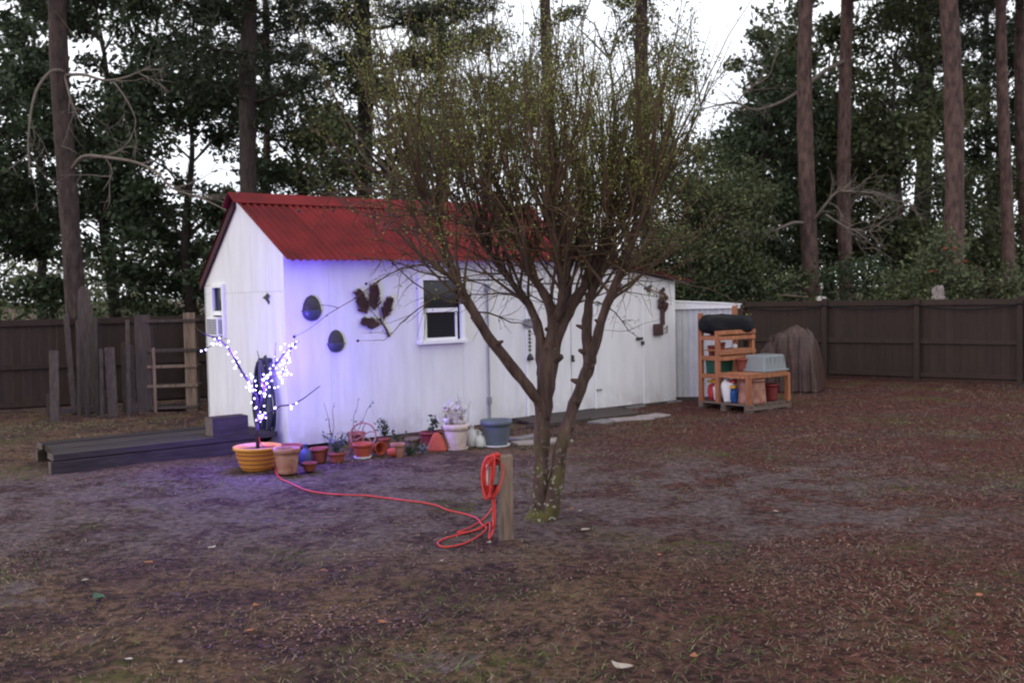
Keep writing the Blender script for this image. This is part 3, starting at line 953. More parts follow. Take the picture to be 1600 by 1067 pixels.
plank('scrap_board', 146, 478, 643, 141, 0.074, .035, 'narrow dark board just right of the round topped board')
plank('scrap_board', 160, 545, 650, 158, 0.057, .05, 'thin short post between the round topped board and the yellowish plank')
plank('scrap_board', 177, 543, 648, 171, 0.156, .035, 'yellowish grey plank standing in the middle of the scrap boards')
plank('scrap_board', 196, 535, 642, 193, 0.082, .035, 'dark plank just right of the yellowish plank')
plank('scrap_board', 210, 537, 642, 206, 0.082, .03, 'dark thin plank beside the old shelf frame', cut='slant')
plank('scrap_board', 124, 500, 646, 121, 0.057, .03, 'thin grey batten in front of the round topped board', lean=.12)
plank('scrap_board', 137, 520, 648, 138, 0.066, .03, 'short dark batten below the round topped board', lean=.12)
plank('scrap_board', 152, 495, 645, 149, 0.066, .03, 'slim tall batten left of the thin short post', lean=.2)
plank('scrap_board', 202, 500, 644, 199, 0.066, .03, 'slim tall batten close to the old shelf frame', lean=.2)
fr_ = tag(empty('scrap_trestle', gp(90, 652)), 'low grey timber frame at the foot of the scrap boards', 'frame')
p0, p1 = gp(82, 652), gp(165, 646)
o0 = fr_.location.copy()
dd = (p1 - p0).normalized()
MB().bar(p0 - o0 + Vector((0, 0, .09)), p1 - o0 + Vector((0, 0, .09)), .05, .09).build('rail', M['oldwood'], fr_)
for p in (p0, p1):
    MB().bar(p - o0 + Vector((0, -.06, -.02)), p - o0 + Vector((0, -.06, .40)), .11, .05, up=(0, 1, 0)).build('upright', M['oldwood'], fr_)

# old shelf frame
bA, bB = gp(228, 645), gp(312, 642)
sf = tag(empty('old_shelf_frame', bA, math.atan2(bB.y - bA.y, bB.x - bA.x)), 'tall weathered wooden shelf frame between scrap boards and shed', 'shelf')
LW = (bB - bA).length
HT = 1.66
for x, w, z1, m_ in ((0, .26, HT, 'oldwood'), (LW - .12, .19, HT + .02, 'post')):
    MB().box((x, 0, z1 / 2), (w, .05, z1)).build('upright', M[m_], sf, bevel=.005)
MB().box((.17, -.04, .55), (.05, .05, 1.1)).build('upright', M['post'], sf, bevel=.004)
for x in (0.05, LW - .1):
    MB().box((x, .42, HT / 2 - .1), (.09, .05, HT - .2)).build('upright', M['oldwood'], sf, bevel=.005)
for z, m_ in ((.08, 'oldwood'), (.45, 'post'), (.78, 'post'), (1.05, 'oldwood'), (1.55, 'oldwood')):
    MB().box((LW / 2 + .02, -.045, z), (LW - .06, .03, .05)).build('shelf_edge', M[m_], sf, bevel=.003)
    MB().box((LW / 2 + .02, .195, z), (LW - .06, .40, .025)).build('shelf', M['oldwood'], sf)

# ------------------------------------------------------------------ small metal shed
ms = tag(empty('metal_storage_shed', (2.62, 17.25, 0), R(-3)), 'low white corrugated metal shed right of the lean-to', 'shed')
WW, DD, HH = 1.20, 2.1, 1.60
nr = 12
for k in range(nr):
    x0 = k * WW / nr
    w_ = WW / nr
    MB().prism([(x0, 0), (x0 + w_ * .5, 0), (x0 + w_ * .6, .014), (x0 + w_ * .9, .014), (x0 + w_, 0), (x0 + w_, .03), (x0, .03)], lambda p, q, t: (p, q, .02 + t), HH - .02).build('wall_rib', M['metal_white'], ms)
MB().box((WW - .01, DD / 2 + .03, HH / 2), (.02, DD, HH)).build('side_wall', M['metal_white'], ms)
MB().box((.01, DD / 2 + .03, HH / 2), (.02, DD, HH)).build('side_wall', M['metal_white'], ms)
MB().box((WW / 2, DD + .06, HH / 2), (WW, .02, HH)).build('back_wall', M['metal_white'], ms)
MB().prism([(-.9, HH + .16), (WW + .06, HH + .03), (WW + .06, HH - .03), (-.9, HH - .03)], lambda p, q, t: (p, -.06 + t, q), .03).build('roof_fascia', M['trim'], ms)
MB().prism([(-.9, HH + .175), (WW + .08, HH + .045), (WW + .08, HH + .03), (-.9, HH + .16)], lambda p, q, t: (p, -.08 + t, q), DD + .2).build('roof', M['trim'], ms)
MB().box((WW / 2, .0, .035), (WW, .05, .07)).build('base_rail', M['oldwood'], ms)

# ------------------------------------------------------------------ pallet, orange shelf and what it holds
P1 = Vector((3.6, 15.35, 0))
DL = Vector((-.6, .8, 0))       # from the near corner to the left corner
DR_ = Vector((.8, .6, 0))       # from the near corner to the right corner
PL, PR_ = 1.06, 1.02
PYAW = math.atan2(DR_.y, DR_.x)
def Q(l, r, z): return P1 + DL * l + DR_ * r + Vector((0, 0, z))
# local frame of the pallet: x along DR_, y along DL
pal = tag(empty('pallet', P1, PYAW), 'grey wooden pallet under the orange shelves', 'pallet')
for y in (.06, PL / 2, PL - .06):
    MB().box((PR_ / 2, y, .055), (PR_, .09, .07)).build('bearer', M['pallet'], pal, bevel=.005)
for k in range(7):
    MB().box((.07 + k * (PR_ - .14) / 6, PL / 2, .103), (.11, PL, .022)).build('slat', M['pallet'], pal, bevel=.003)
for y in (.06, PL / 2, PL - .06):
    for x in (.06, PR_ / 2, PR_ - .06):
        MB().box((x, y - .001, .012), (.12, .10, .05)).build('foot_block', M['pallet'], pal)
PZ = .116
shf = tag(empty('wooden_shelf_unit', P1 + Vector((0, 0, PZ)), PYAW), 'orange stained wooden shelf unit standing on the pallet', 'shelf')
def ob(name, c, d): return MB().box((c[0], c[1], c[2] - PZ), d).build(name, M['ceder'], shf, bevel=.004)
pw = .075
yl, yq = PL - .05, .66          # left end and middle uprights
dep = .86
zt, zq = 1.52, 1.24
for x, y, z in ((.04, yl, zt), (dep, yl, zt + .1), (.04, yq, zq), (dep, yq, zq)):
    ob('upright', (x, y, (PZ + z) / 2), (pw * .8, pw, z - PZ))
for x, y in ((.04, .045), (PR_ - .05, .045), (PR_ - .05, yq)):
    ob('upright', (x, y, (PZ + .56) / 2), (pw * .8, pw, .56 - PZ))
# shelf boards and edge rails
for z, y0, y1 in ((.515, yq - .03, yl), (.80, yq - .03, yl), (1.12, yq, yl)):
    ob('shelf', (dep / 2, (y0 + y1) / 2, z + .03), (dep - .06, y1 - y0 - .08, .02))
    ob('shelf_rail', (.02, (y0 + y1) / 2, z), (.03, y1 - y0 - .05, .055))
    ob('shelf_rail', (dep / 2 + .02, yq - .045, z), (dep, .03, .06))
ob('shelf', (PR_ / 2 - .02, (.05 + yq) / 2 - .01, .575), (PR_ - .04, yq - .08, .02))
ob('shelf_rail', (PR_ / 2 - .02, .02, .54), (PR_ - .04, .03, .05))
ob('shelf_rail', (.02, yq / 2, .54), (.03, yq - .1, .05))
ob('shelf_rail', (dep / 2 + .02, yq - .045, zq - .03), (dep + .02, .03, .065))
ob('shelf_rail', (dep / 2 + .02, yq - .045, .89), (dep + .02, .032, .06))
ob('shelf', (dep / 2, yq + .13, .93), (dep - .07, .30, .02))

def blob(mb, c, d, amp, seed, box=0.6, nu=26, nv=16, flat=True):
    """lumpy rounded box with creases, resting on c.z"""
    r = random.Random(seed)
    ph = [(r.uniform(0, 6.28), r.uniform(1.2, 4.5), r.uniform(0, 6.28), r.uniform(1.2, 4.5), r.uniform(.4, 1)) for _ in range(7)]
    base = len(mb.v)
    sgnp = lambda x, p: math.copysign(abs(x) ** p, x)
    for i in range(nv + 1):
        ph_ = -math.pi / 2 + math.pi * i / nv
        for j in range(nu):
            th_ = 2 * math.pi * j / nu
            x = sgnp(math.cos(ph_), box) * sgnp(math.cos(th_), box)
            y = sgnp(math.cos(ph_), box) * sgnp(math.sin(th_), box)
            z = sgnp(math.sin(ph_), box)
            k = 1 + amp * sum(a5 * math.sin(f1 * x * 2 + p1_ + 2 * z) * math.sin(f2 * y * 2 + p2_ - z) for p1_, f1, p2_, f2, a5 in ph) / 3
            zz = z * d[2] / 2 * (k if z > 0 else 1)
            mb.v.append((c[0] + x * d[0] / 2 * k, c[1] + y * d[1] / 2 * k, c[2] + d[2] / 2 + zz))
    for i in range(nv):
        for j in range(nu):
            a_, b_ = base + i * nu + j, base + i * nu + (j + 1) % nu
            mb.f.append((a_, b_, b_ + nu, a_ + nu))
    return mb

def pot(name, loc, r, h, m_, label, cat='pot', rim=.035, rimw=.10, taper=.68, soil=True, saucer=None, bands=0, group=None, tilt=None, curve=0.0):
    t = empty(name, loc)
    if tilt: t.rotation_euler = tilt
    tag(t, label, cat, group)
    z0 = .018 if saucer else 0.0
    rb = r * taper
    prof = []
    hb = h - rim
    for k in range(9):
        s_ = k / 8
        rr = rb + (r * (1 - rimw) - rb) * (s_ + curve * math.sin(math.pi * s_))
        prof.append((rr, z0 + hb * s_))
    prof += [(r, z0 + hb), (r, z0 + h), (r * (1 - rimw) * .97, z0 + h), (r * (1 - rimw) * .92, z0 + h - .04), (rb * .9, z0 + h * .5)]
    MB().lathe(prof, 28, cap0=True).build('body', M[m_], t, smooth=False).data.polygons.foreach_set('use_smooth', [True] * (28 * (len(prof) - 1) + 1))
    for k in range(bands):
        s_ = (k + .7) / (bands + .6)
        rr = rb + (r * (1 - rimw) - rb) * (s_ + curve * math.sin(math.pi * s_))
        MB().lathe([(rr - .002, -.008), (rr + .008, -.004), (rr + .008, .004), (rr - .002, .008)], 28, (0, 0, z0 + hb * s_), cap0=False).build('band', M['terra'], t, smooth=True)
    if soil:
        MB().lathe([(r * (1 - rimw) * .93, 0), (r * .4, .012), (.002, .018)], 20, (0, 0, z0 + h - .045), cap0=False).build('soil', M['soil'], t, smooth=True)
    if saucer:
        MB().lathe([(rb * 1.15, 0), (rb * 1.32, .03), (rb * 1.27, .03), (rb * 1.1, .012), (.002, .012)], 24).build('saucer', M[saucer], t, smooth=True)
    return t

SZ = PZ
grp = 'terracotta pots stored on the orange shelf'
pot('flower_pot', Q(.90, .18, .84), .075, .16, 'terra', 'terracotta pot on the left bay of the shelf, nearest the post', group=grp, soil=False)
pot('flower_pot', Q(.76, .22, .84), .07, .14, 'terra', 'terracotta pot beside another in the left shelf bay', group=grp, soil=False)
pot('flower_pot', Q(.80, .30, .945), .06, .10, 'terra', 'small terracotta pot at the back of the framed upper shelf', group=grp, soil=False)
pot('flower_pot', Q(.90, .20, 1.155), .06, .08, 'terra', 'small terracotta pot beside the black bundle on top', group=grp, soil=False)
pot('flower_pot', Q(.22, .32, PZ), .20, .38, 'terra_pale', 'large upturned chalky terracotta pot on the pallet', group=grp, soil=False, taper=1.12, rimw=.02)
pot('flower_pot', Q(.22, .78, PZ), .13, .27, 'redpot', 'dull red pot at the right end of the pallet', group=grp, soil=False)
pot('flower_pot', Q(.38, .60, PZ), .11, .24, 'rust', 'brown pot behind the chalky upturned pot', group=grp, soil=False)
pot('flower_pot', Q(.55, .50, .59), .12, .20, 'terra', 'terracotta pot on the lower shelf beside the clear tub', group=grp, soil=False)
# green bin
gb = tag(empty('storage_bin', Q(.84, .28, .557), PYAW), 'dark green plastic bin in the left shelf bay', 'bin')
MB().box((0, 0, .105), (.40, .20, .21), taper=1.08).build('body', M['greenbin'], gb, bevel=.012)
MB().box((0, 0, .212), (.45, .235, .025)).build('rim', M['greenbin'], gb, bevel=.008)
# upside-down clear tub
tb = tag(empty('plastic_tub', Q(.30, .74, .587), PYAW), 'clear grey plastic tub upside down on the low shelf', 'tub')
tbm = MB().box((0, 0, .13), (.56, .44, .26), taper=.86).build('body', M['tub'], tb, bevel=.02)
MB().box((0, 0, .018), (.60, .48, .03)).build('rim', M['tub'], tb, bevel=.008)
for k in range(5):
    MB().box((-.2 + k * .1, -.215 + .014, .13), (.02, .012, .2)).build('rib', M['tub'], tb)
# black bundle
bb = blob(MB(), (0, 0, 0), (.98, .40, .32), .24, 4, box=.62, nu=36, nv=22).build('tarp_bundle', M['black'], None, smooth=True, loc=Q(.80, .42, 1.165), rot=(0, R(2), PYAW - .12))
tag(bb, 'folded black tarp bundle lying on top of the orange shelf', 'tarp')
wb = MB().lathe([(.045, 0), (.05, .05), (.03, .07), (.012, .075)], 14, cap1=True).build('white_cup', M['white'], None, smooth=True, loc=Q(.72, .50, .945))
tag(wb, 'small white cup on the framed upper shelf', 'cup')
# bags of garden supplies at the bottom left
for k, (l, r_, z, d, m_, lab) in enumerate((
        (.90, .20, PZ, (.16, .13, .26), 'redbag', 'red garden bag at the left of the pallet'),
        (.78, .16, PZ, (.15, .12, .25), 'white', 'white garden bag between red and yellow bags on the pallet'),
        (.84, .22, PZ + .27, (.30, .16, .07), 'yellow', 'yellow packet lying on the red and white bags'),
        (.52, .14, PZ, (.20, .16, .34), 'white', 'large crumpled white bag in front on the pallet'),
        (.40, .12, PZ, (.11, .10, .22), 'bluebag', 'blue bottle shaped bag beside the white bag'),
        (.45, .16, PZ + .30, (.14, .10, .06), 'redbag', 'red packet on top of the white bag'),
        (.44, .11, PZ + .225, (.18, .08, .05), 'yellow', 'yellow packet resting above the blue bag'),
        (.93, .42, PZ, (.12, .14, .30), 'greenbag', 'green garden bag at the back left of the pallet'))):
    o = blob(MB(), (0, 0, 0), d, .5, 20 + k, box=.6, nu=24, nv=16).build('garden_bag', M[m_], None, smooth=True, loc=Q(l, r_, z), rot=(0, 0, PYAW + k * .7))
    tag(o, lab, 'bag', 'bags of garden supplies on the pallet')

# ------------------------------------------------------------------ tarp covered pile
def tarp_pile():
    V, F = [], []
    c0 = Vector((5.16, 18.9, 0))
    nx, ny = 110, 84
    r = random.Random(5)
    for j in range(ny + 1):
        for i in range(nx + 1):
            x = -1.05 + 2.1 * i / nx
            y = -.85 + 1.7 * j / ny
            ex = max(0, 1 - (abs(x) / 1.05) ** 8)
            ey = max(0, 1 - (abs(y) / .85) ** 8)
            h = 1.13 * (ex * ey) ** .6
            h *= 1 + .07 * math.sin(3.1 * x + 1) * math.cos(2.4 * y) - .28 * max(0, .15 - x) * (1 if y < .3 else .3) + .04 * abs(math.sin(5 * x + 2 * y))
            s_ = 1 - h / 1.13
            fold = (.03 + .07 * s_) * (abs(math.sin(9 * x + 3 * y)) - .5 + .6 * abs(math.sin(17 * x - 7 * y + 1)) - .3)
            crease = .05 * (abs(math.sin(7 * x + 5 * y + 1.3 * math.sin(4 * y))) + .6 * abs(math.sin(6 * x - 9 * y + 2)) + .5 * abs(math.sin(15 * x + 11 * y)) - 1.1) * (h > .12)
            spread = 1 + .12 * s_
            V.append((x * spread + fold * .5, y * spread + fold, max(.012, h + crease)))
    for j in range(ny):
        for i in range(nx):
            a_ = j * (nx + 1) + i
            F.append((a_, a_ + 1, a_ + nx + 2, a_ + nx + 1))
    me = bpy.data.meshes.new('covered_pile')
    me.from_pydata(V, [], F)
    me.materials.append(M['tarp'])
    me.polygons.foreach_set('use_smooth', [True] * len(F))
    o = link('covered_pile', me, None, c0, (0, 0, R(-25)), (.52, .62, .93))
    tag(o, 'pile under a shiny brown plastic tarp between shelf and fence', 'pile')
tarp_pile()

# ------------------------------------------------------------------ pots along the wall
pg = 'pots standing along the shed'
pot('flower_pot', gp(403, 733), .265, .265, 'glaze', 'wide yellow banded bowl pot holding the lighted branch', group=pg, taper=.62, rimw=.08, bands=4, curve=.12, saucer=None)
pot('flower_pot', gp(451, 722), .175, .20, 'terra', 'wide terracotta bowl right behind the small chalky pot', group=pg, taper=.7)
pot('flower_pot', gp(449, 739), .145, .275, 'terra_pale', 'chalky terracotta pot just right of the yellow bowl', group=pg, taper=.72, rim=.05)
pot('flower_pot', gp(484, 735), .085, .09, 'terra', 'low small terracotta dish beside the chalky pot', group=pg, taper=.7, rim=.02)
pot('flower_pot', gp(499, 722), .11, .17, 'terra', 'terracotta pot behind the low dish', group=pg)
pot('flower_pot', gp(527, 722), .10, .12, 'terra', 'terracotta pot under the silvery plant', group=pg)
pot('flower_pot', gp(567, 716), .118, .165, 'orange', 'orange terracotta pot on a white saucer', group=pg, saucer='white', rim=.04)
pot('flower_pot', gp(557, 700), .12, .20, 'terra', 'terracotta pot standing behind the orange one by the wire hoop', group=pg)
pot('flower_pot', gp(622, 714), .088, .165, 'terra_pale', 'small pale terracotta pot near the green leaves', group=pg, rim=.035)
pot('flower_pot', gp(601, 708), .07, .19, 'terra', 'narrow terracotta pot with dark green shoots', group=pg)
pot('flower_pot', gp(674, 700), .145, .21, 'redpot', 'dark red plastic pot left of the cream pot', group=pg, rim=.03)
pot('flower_pot', gp(645, 700), .10, .13, 'post', 'small brown pot between pale pot and dark red pot', group=pg)
pot('flower_pot', gp(713, 702), .155, .30, 'cream', 'stained cream pot on a saucer holding a withered plant', group=pg, saucer='cream', rim=.07, taper=.76)
pot('flower_pot', gp(776, 697), .20, .315, 'bluepot', 'large slate blue pot on a white saucer at the row end', group=pg, saucer='white', rim=.06, taper=.66, curve=.05)
# low things between the pots
for k, (x, y, s_, lab) in enumerate(((587, 712, .10, 'tipped little terracotta pot lying next to the orange pot'), (606, 716, .075, 'tiniest terracotta pot lying beside the pale pot'))):
    p = gp(x, y)
    pot('flower_pot', p + Vector((0, 0, s_ * .85)), s_ * .8, s_ * 1.2, 'orange', lab, group=pg, soil=False, rim=.02, tilt=(R(82), 0, R(40 + 70 * k)))
# orange clay cone
oc = tag(empty('clay_ornament', gp(682, 706)), 'bright orange heart shaped clay ornament leaning by the cream pot', 'ornament')
MB().prism([(-.13, 0), (.13, 0), (.105, .10), (.06, .19), (.0, .225), (-.05, .20), (-.10, .09)], lambda p, q, t: (p, t * 1.0 + q * .35, q), .10).build('body', M['orange'], oc, bevel=.025)
# white jugs
for k, (x, y, r_, h_, lab) in enumerate(((738, 697, .085, .24, 'white plastic jug between the cream and blue pots'), (751, 698, .075, .16, 'rounded white jug lying against the blue pot'))):
    j = tag(empty('plastic_jug', gp(x, y)), lab, 'jug', 'white jugs by the blue pot')
    MB().lathe([(r_ * .8, 0), (r_, .02), (r_, h_ * .55), (r_ * .75, h_ * .78), (r_ * .3, h_ * .92), (r_ * .28, h_)], 18, cap1=True).build('body', M['white'], j, smooth=True)
    MB().lathe([(r_ * .33, 0), (r_ * .33, .025)], 12, (0, 0, h_), cap1=True).build('cap', M['white'], j)
    MB().tube([(r_ * .5, 0, h_ * .85), (r_ * 1.15, 0, h_ * .8), (r_ * 1.1, 0, h_ * .5), (r_ * .9, 0, h_ * .45)], .012, 6).build('handle', M['white'], j, smooth=True)
# blue bottle
bt = tag(empty('blue_jug', gp(478, 726)), 'blue plastic jug between two terracotta pots', 'jug')
MB().lathe([(.065, 0), (.075, .02), (.075, .12), (.05, .17), (.026, .19), (.026, .215)], 16, cap1=True).build('body', M['blueplastic'], bt, smooth=True)
MB().lathe([(.032, 0), (.032, .025)], 12, (0, 0, .212), cap1=True).build('cap', M['blueplastic'], bt)
# round wire trellis
wt = tag(empty('wire_hoop', gp(568, 706)), 'round rusty pink wire hoop behind the orange pot', 'ornament')
rr_ = .155
MB().tube([(rr_ * math.cos(a_), .02 * math.sin(a_), .20 + rr_ * math.sin(a_)) for a_ in np.linspace(0, 2 * math.pi, 30)], .011, 6).build('rim', M['terra_pale'], wt)
for k in range(6):
    a_ = k * math.pi / 3 + .3
    MB().tube([(0, 0, .20), (.09 * math.cos(a_ + .25), 0, .20 + .09 * math.sin(a_ + .25)), (rr_ * math.cos(a_), 0, .20 + rr_ * math.sin(a_))], .008, 5).build('spoke', M['terra_pale'], wt)
MB().tube([(0, .01, -.02), (0, .01, .06)], .012, 5).build('stake', M['rust'], wt)

# plants in and between the pots
def leaves_arr(C, n_, size, el, rs, up=0.0):
    """diamond leaves at centres C (n,3)"""
    n = len(C)
    d = rs.normal(size=(n, 3))
    d[:, 2] += up
    d /= np.linalg.norm(d, axis=1)[:, None]
    e = np.cross(d, rs.normal(size=(n, 3)))
    e /= np.linalg.norm(e, axis=1)[:, None] + 1e-9
    s_ = size * rs.uniform(.6, 1.35, n)[:, None]
    a, b_ = d * s_ * .5, e * s_ * .5 * el
    V = np.empty((n, 4, 3))
    V[:, 0], V[:, 1], V[:, 2], V[:, 3] = C - a, C + b_, C + a, C - b_
    return V.reshape(-1, 3), np.arange(n * 4).reshape(n, 4)

def pot_plant(name, loc, stems, h, spread, nleaf, lsize, lm, label, seed, group='plants in the pots along the shed', z0=.15, stem_r=.005, droop=0, sm='deadstem', el=.45):
    rs = np.random.RandomState(seed)
    t = tag(empty(name, loc), label, 'plant', group)
    C = []
    for k in range(stems):
        a_ = rs.uniform(0, 6.28)
        s_ = spread * rs.uniform(.3, 1)
        hh = h * rs.uniform(.6, 1)
        pts = []
        for q in range(7):
            w = q / 6
            pts.append(Vector((math.cos(a_) * s_ * w ** 1.4 + rs.normal() * .008, math.sin(a_) * s_ * w ** 1.4 + rs.normal() * .008, z0 + hh * w - droop * w * w * s_)))
        MB().tube(pts, [stem_r * (1 - .6 * q / 6) for q in range(7)], 5).build('stem', M[sm], t)
        for q in range(max(1, nleaf // stems)):
            w = rs.uniform(.25, 1)
            i = min(5, int(w * 6))
            C.append(np.array(pts[i].lerp(pts[i + 1], w * 6 - i)) + rs.normal(size=3) * lsize * .4)
    if nleaf:
        V, F = leaves_arr(np.array(C), len(C), lsize, el, rs, .4)
        tag(link('foliage', np_mesh('foliage', V, F, M[lm]), t), kind='stuff')
    return t
pot_plant('potted_plant', gp(527, 722), 14, .26, .16, 260, .05, 'silverleaf', 'silvery bushy plant in the pot near the shed corner', 3, z0=.08)
pot_plant('potted_plant', gp(520, 712), 3, .62, .10, 5, .07, 'leaf_dark', 'tall dry stalks with dark seed heads against the white wall', 14, z0=.05, stem_r=.006)
pot_plant('potted_plant', gp(548, 716), 2, .78, .42, 10, .04, 'leaf_dark', 'tall leaning dry twig behind the wire hoop', 9, z0=.05, stem_r=.006)
pot_plant('potted_plant', gp(601, 708), 7, .30, .10, 140, .045, 'potleaf', 'dark green upright shoots in the narrow pot', 11, z0=.15)
pot_plant('potted_plant', gp(625, 705), 5, .16, .14, 50, .05, 'potleaf', 'small green sprigs behind the pale pot', 12, z0=.10)
pot_plant('ground_plant', gp(640, 712), 8, .12, .12, 90, .06, 'potleaf', 'low leafy weed left of the orange clay ornament', 13, z0=.0)
pot_plant('ground_plant', gp(661, 709), 7, .10, .10, 60, .06, 'silverleaf', 'low pale leafy weed beside the orange clay ornament', 15, z0=.0)
pot_plant('potted_plant', gp(674, 699), 4, .22, .10, 60, .06, 'potleaf', 'dark drooping plant in the dark red pot', 16, z0=.17)
pot_plant('potted_plant', gp(713, 702), 9, .34, .14, 0, .05, 'whitestem', 'withered twiggy plant standing in the cream pot', 17, z0=.28, stem_r=.006, sm='whitestem')
pot_plant('potted_plant', gp(727, 699), 3, .62, .22, 14, .03, 'leaf_dark', 'thin tall dry twigs right of the cream pot', 18, z0=.10, stem_r=.004)
rsl = np.random.RandomState(6)
CL = rsl.normal(size=(150, 3)) * np.array([.085, .07, .07])
V, F = leaves_arr(CL, len(CL), .085, .55, rsl)
wl = link('dry_leaf_bundle', np_mesh('dry_leaf_bundle', V, F, M['whitestem']), None, gp(709, 701) + Vector((-.01, .08, .40)))
tag(wl, 'pale crumpled dry leaves bunched above the cream pot', 'dry leaves')

# ------------------------------------------------------------------ lighted branch in the yellow bowl
LB = gp(403, 733)
LY = LB.y
br = tag(empty('bare_branch', LB), 'bare dead branch planted in the yellow bowl pot', 'branch')
lights = tag(empty('string_lights', LB), 'string of bright violet white lights wound round the bare branch', 'string lights')
def lp(x, y, dy=0): return pt(x, y, LY + dy) - LB
limbs = [
    ([(403, 700, 0), (402, 672, 0), (404, 645, .02), (400, 618, .03), (392, 600, .02)], .022),
    ([(392, 600, .02), (380, 585, -.02), (368, 562, -.06), (360, 548, -.08), (345, 532, -.1), (320, 522, -.12), (308, 514, -.12)], .016),
    ([(404, 640, .02), (412, 612, .18), (420, 590, .32), (430, 570, .45), (445, 552, .58), (458, 540, .68), (466, 533, .75)], .015),
    ([(403, 660, .0), (420, 645, -.06), (438, 634, -.10), (458, 632, -.14), (475, 622, -.16), (500, 603, -.2)], .012),
    ([(412, 612, .18), (408, 590, .30), (405, 560, .40), (402, 548, .44)], .010),
    ([(430, 570, .45), (430, 552, .43), (431, 535, .4)], .008),
    ([(445, 552, .58), (452, 548, .5), (462, 538, .45)], .007),
    ([(345, 532, -.1), (330, 540, -.2), (312, 552, -.22)], .008),
    ([(420, 590, .32), (440, 585, .40), (450, 560, .46), (455, 545, .5)], .009),
]
bulb_pts = []
for k, (pl, r_) in enumerate(limbs):
    P_ = [lp(*q) for q in pl]
    MB().tube(P_, [r_ * (1 - .6 * i / (len(P_) - 1)) for i in range(len(P_))], 7).build('limb', M['limbdark'], br, smooth=True)
rb_ = random.Random(12)
def bulbs_along(pl, n, spread):
    P_ = [lp(*q) for q in pl]
    for i in range(n):
        w = rb_.uniform(0.02, .98) * (len(P_) - 1)
        a_ = int(w)
        p = P_[a_].lerp(P_[a_ + 1], w - a_)
        bulb_pts.append(p + Vector((rb_.gauss(0, spread), rb_.gauss(0, spread), rb_.gauss(0, spread))))
bulbs_along(limbs[1][0][:5], 18, .03)
bulbs_along(limbs[7][0], 8, .02)
bulbs_along(limbs[2][0], 24, .045)
bulbs_along(limbs[8][0], 16, .05)
bulbs_along(limbs[3][0][:5], 11, .025)
bulbs_along(limbs[0][0][2:], 14, .04)
bulbs_along([(392, 610, 0), (400, 600, 0), (415, 595, 0), (420, 585, 0)], 10, .045)
bulbs_along([(398, 655, 0), (420, 652, 0)], 6, .012)
bulbs_along([(403, 660, .02), (410, 630, .1), (415, 605, .2), (425, 590, .3)], 22, .05)
bulbs_along([(440, 600, .35), (447, 575, .5), (452, 550, .6)], 16, .04)
LED = bpy.data.materials.new('violet_white_led')
LED.use_nodes = True
lt = LED.node_tree
lt.nodes.clear()
lo = lt.nodes.new('ShaderNodeOutputMaterial')
le = lt.nodes.new('ShaderNodeEmission')
le.inputs['Color'].default_value = (0.42, 0.38, 1.0, 1)
le.inputs['Strength'].default_value = 13
lt.links.new(le.outputs[0], lo.inputs['Surface'])
bm_ = MB().lathe([(.002, -.010), (.007, -.006), (.0095, 0), (.007, .006), (.002, .010)], 8, cap1=True).mesh('bulb', LED, True)
for p in bulb_pts:
    link('bulb', bm_, lights, p, (rb_.uniform(0, 3), rb_.uniform(0, 3), 0))
# the light the string gives off, spread along the bulbs
for k in range(14):
    pl_ = bpy.data.lights.new('bulb_light', 'POINT')
    pl_.energy = 21
    pl_.color = (0.13, 0.06, 1.0)
    pl_.shadow_soft_size = .012
    lo_ = bpy.data.objects.new('bulb_light', pl_)
    col.objects.link(lo_)
    lo_.parent = lights
    lo_.location = bulb_pts[k * (len(bulb_pts) // 14) + 3] + Vector((0, -.03, .02))
# wire strung along the limbs
wp = []
for pl in (limbs[0][0], limbs[2][0], list(reversed(limbs[2][0])), limbs[1][0][:6]):
    P_ = [lp(*q) for q in pl]
    for i in range(len(P_) - 1):
        for q in range(4):
            a_ = len(wp) * 1.3
            wp.append(P_[i].lerp(P_[i + 1], q / 4) + Vector((math.cos(a_), math.sin(a_), 0)) * .022)
MB().tube(wp, .003, 4).build('wire', M['black'], lights)

# ------------------------------------------------------------------ post with outlet box and coiled cord
PB = gp(793, 843)
post = tag(empty('wooden_post', PB, R(8)), 'short weathered square wooden post standing before the tree', 'post')
MB().box((0, 0, .32), (.095, .095, .68), jit=.004).build('post_body', M['post'], post, bevel=.006)
MB().box((-.058, -.02, .27), (.022, .05, .54)).build('side_batten', M['limb'], post, bevel=.003)
ob_ = tag(empty('outlet_box', PB + Vector((-.10, -.01, .44)), R(8)), 'grey weatherproof outlet box fixed to the wooden post', 'outlet box')
MB().box((0, 0, .07), (.09, .075, .15)).build('box_body', M['steel'], ob_, bevel=.01)
MB().box((-.05, 0, .075), (.015, .085, .16)).build('cover', M['white'], ob_, bevel=.005)
cord = tag(empty('extension_cord', PB), 'orange red extension cord coiled on the post and trailing to the lights', 'cord')
cp_ = []
rc_ = random.Random(3)
for k in range(24):
    w = rc_.uniform(.008, .092)
    cx = -.125 + rc_.uniform(-.03, .03)
    dy = rc_.uniform(-.075, .05)
    top, bot = .66 + rc_.uniform(-.02, .015), .34 + rc_.uniform(-.03, .05)
    for i in range(16):
        a_ = 2 * math.pi * i / 16
        nar = .35 + .65 * (.5 + .5 * math.cos(a_)) ** .7
        cp_.append((cx + w * math.sin(a_) * nar + .035 * (1 - nar) + .03 * math.cos(a_) , dy + .02 * math.sin(2 * a_ + k), (top + bot) / 2 + (top - bot) / 2 * math.cos(a_)))
MB().tube(cp_, .0065, 6).build('coil', M['cord'], cord, smooth=True)
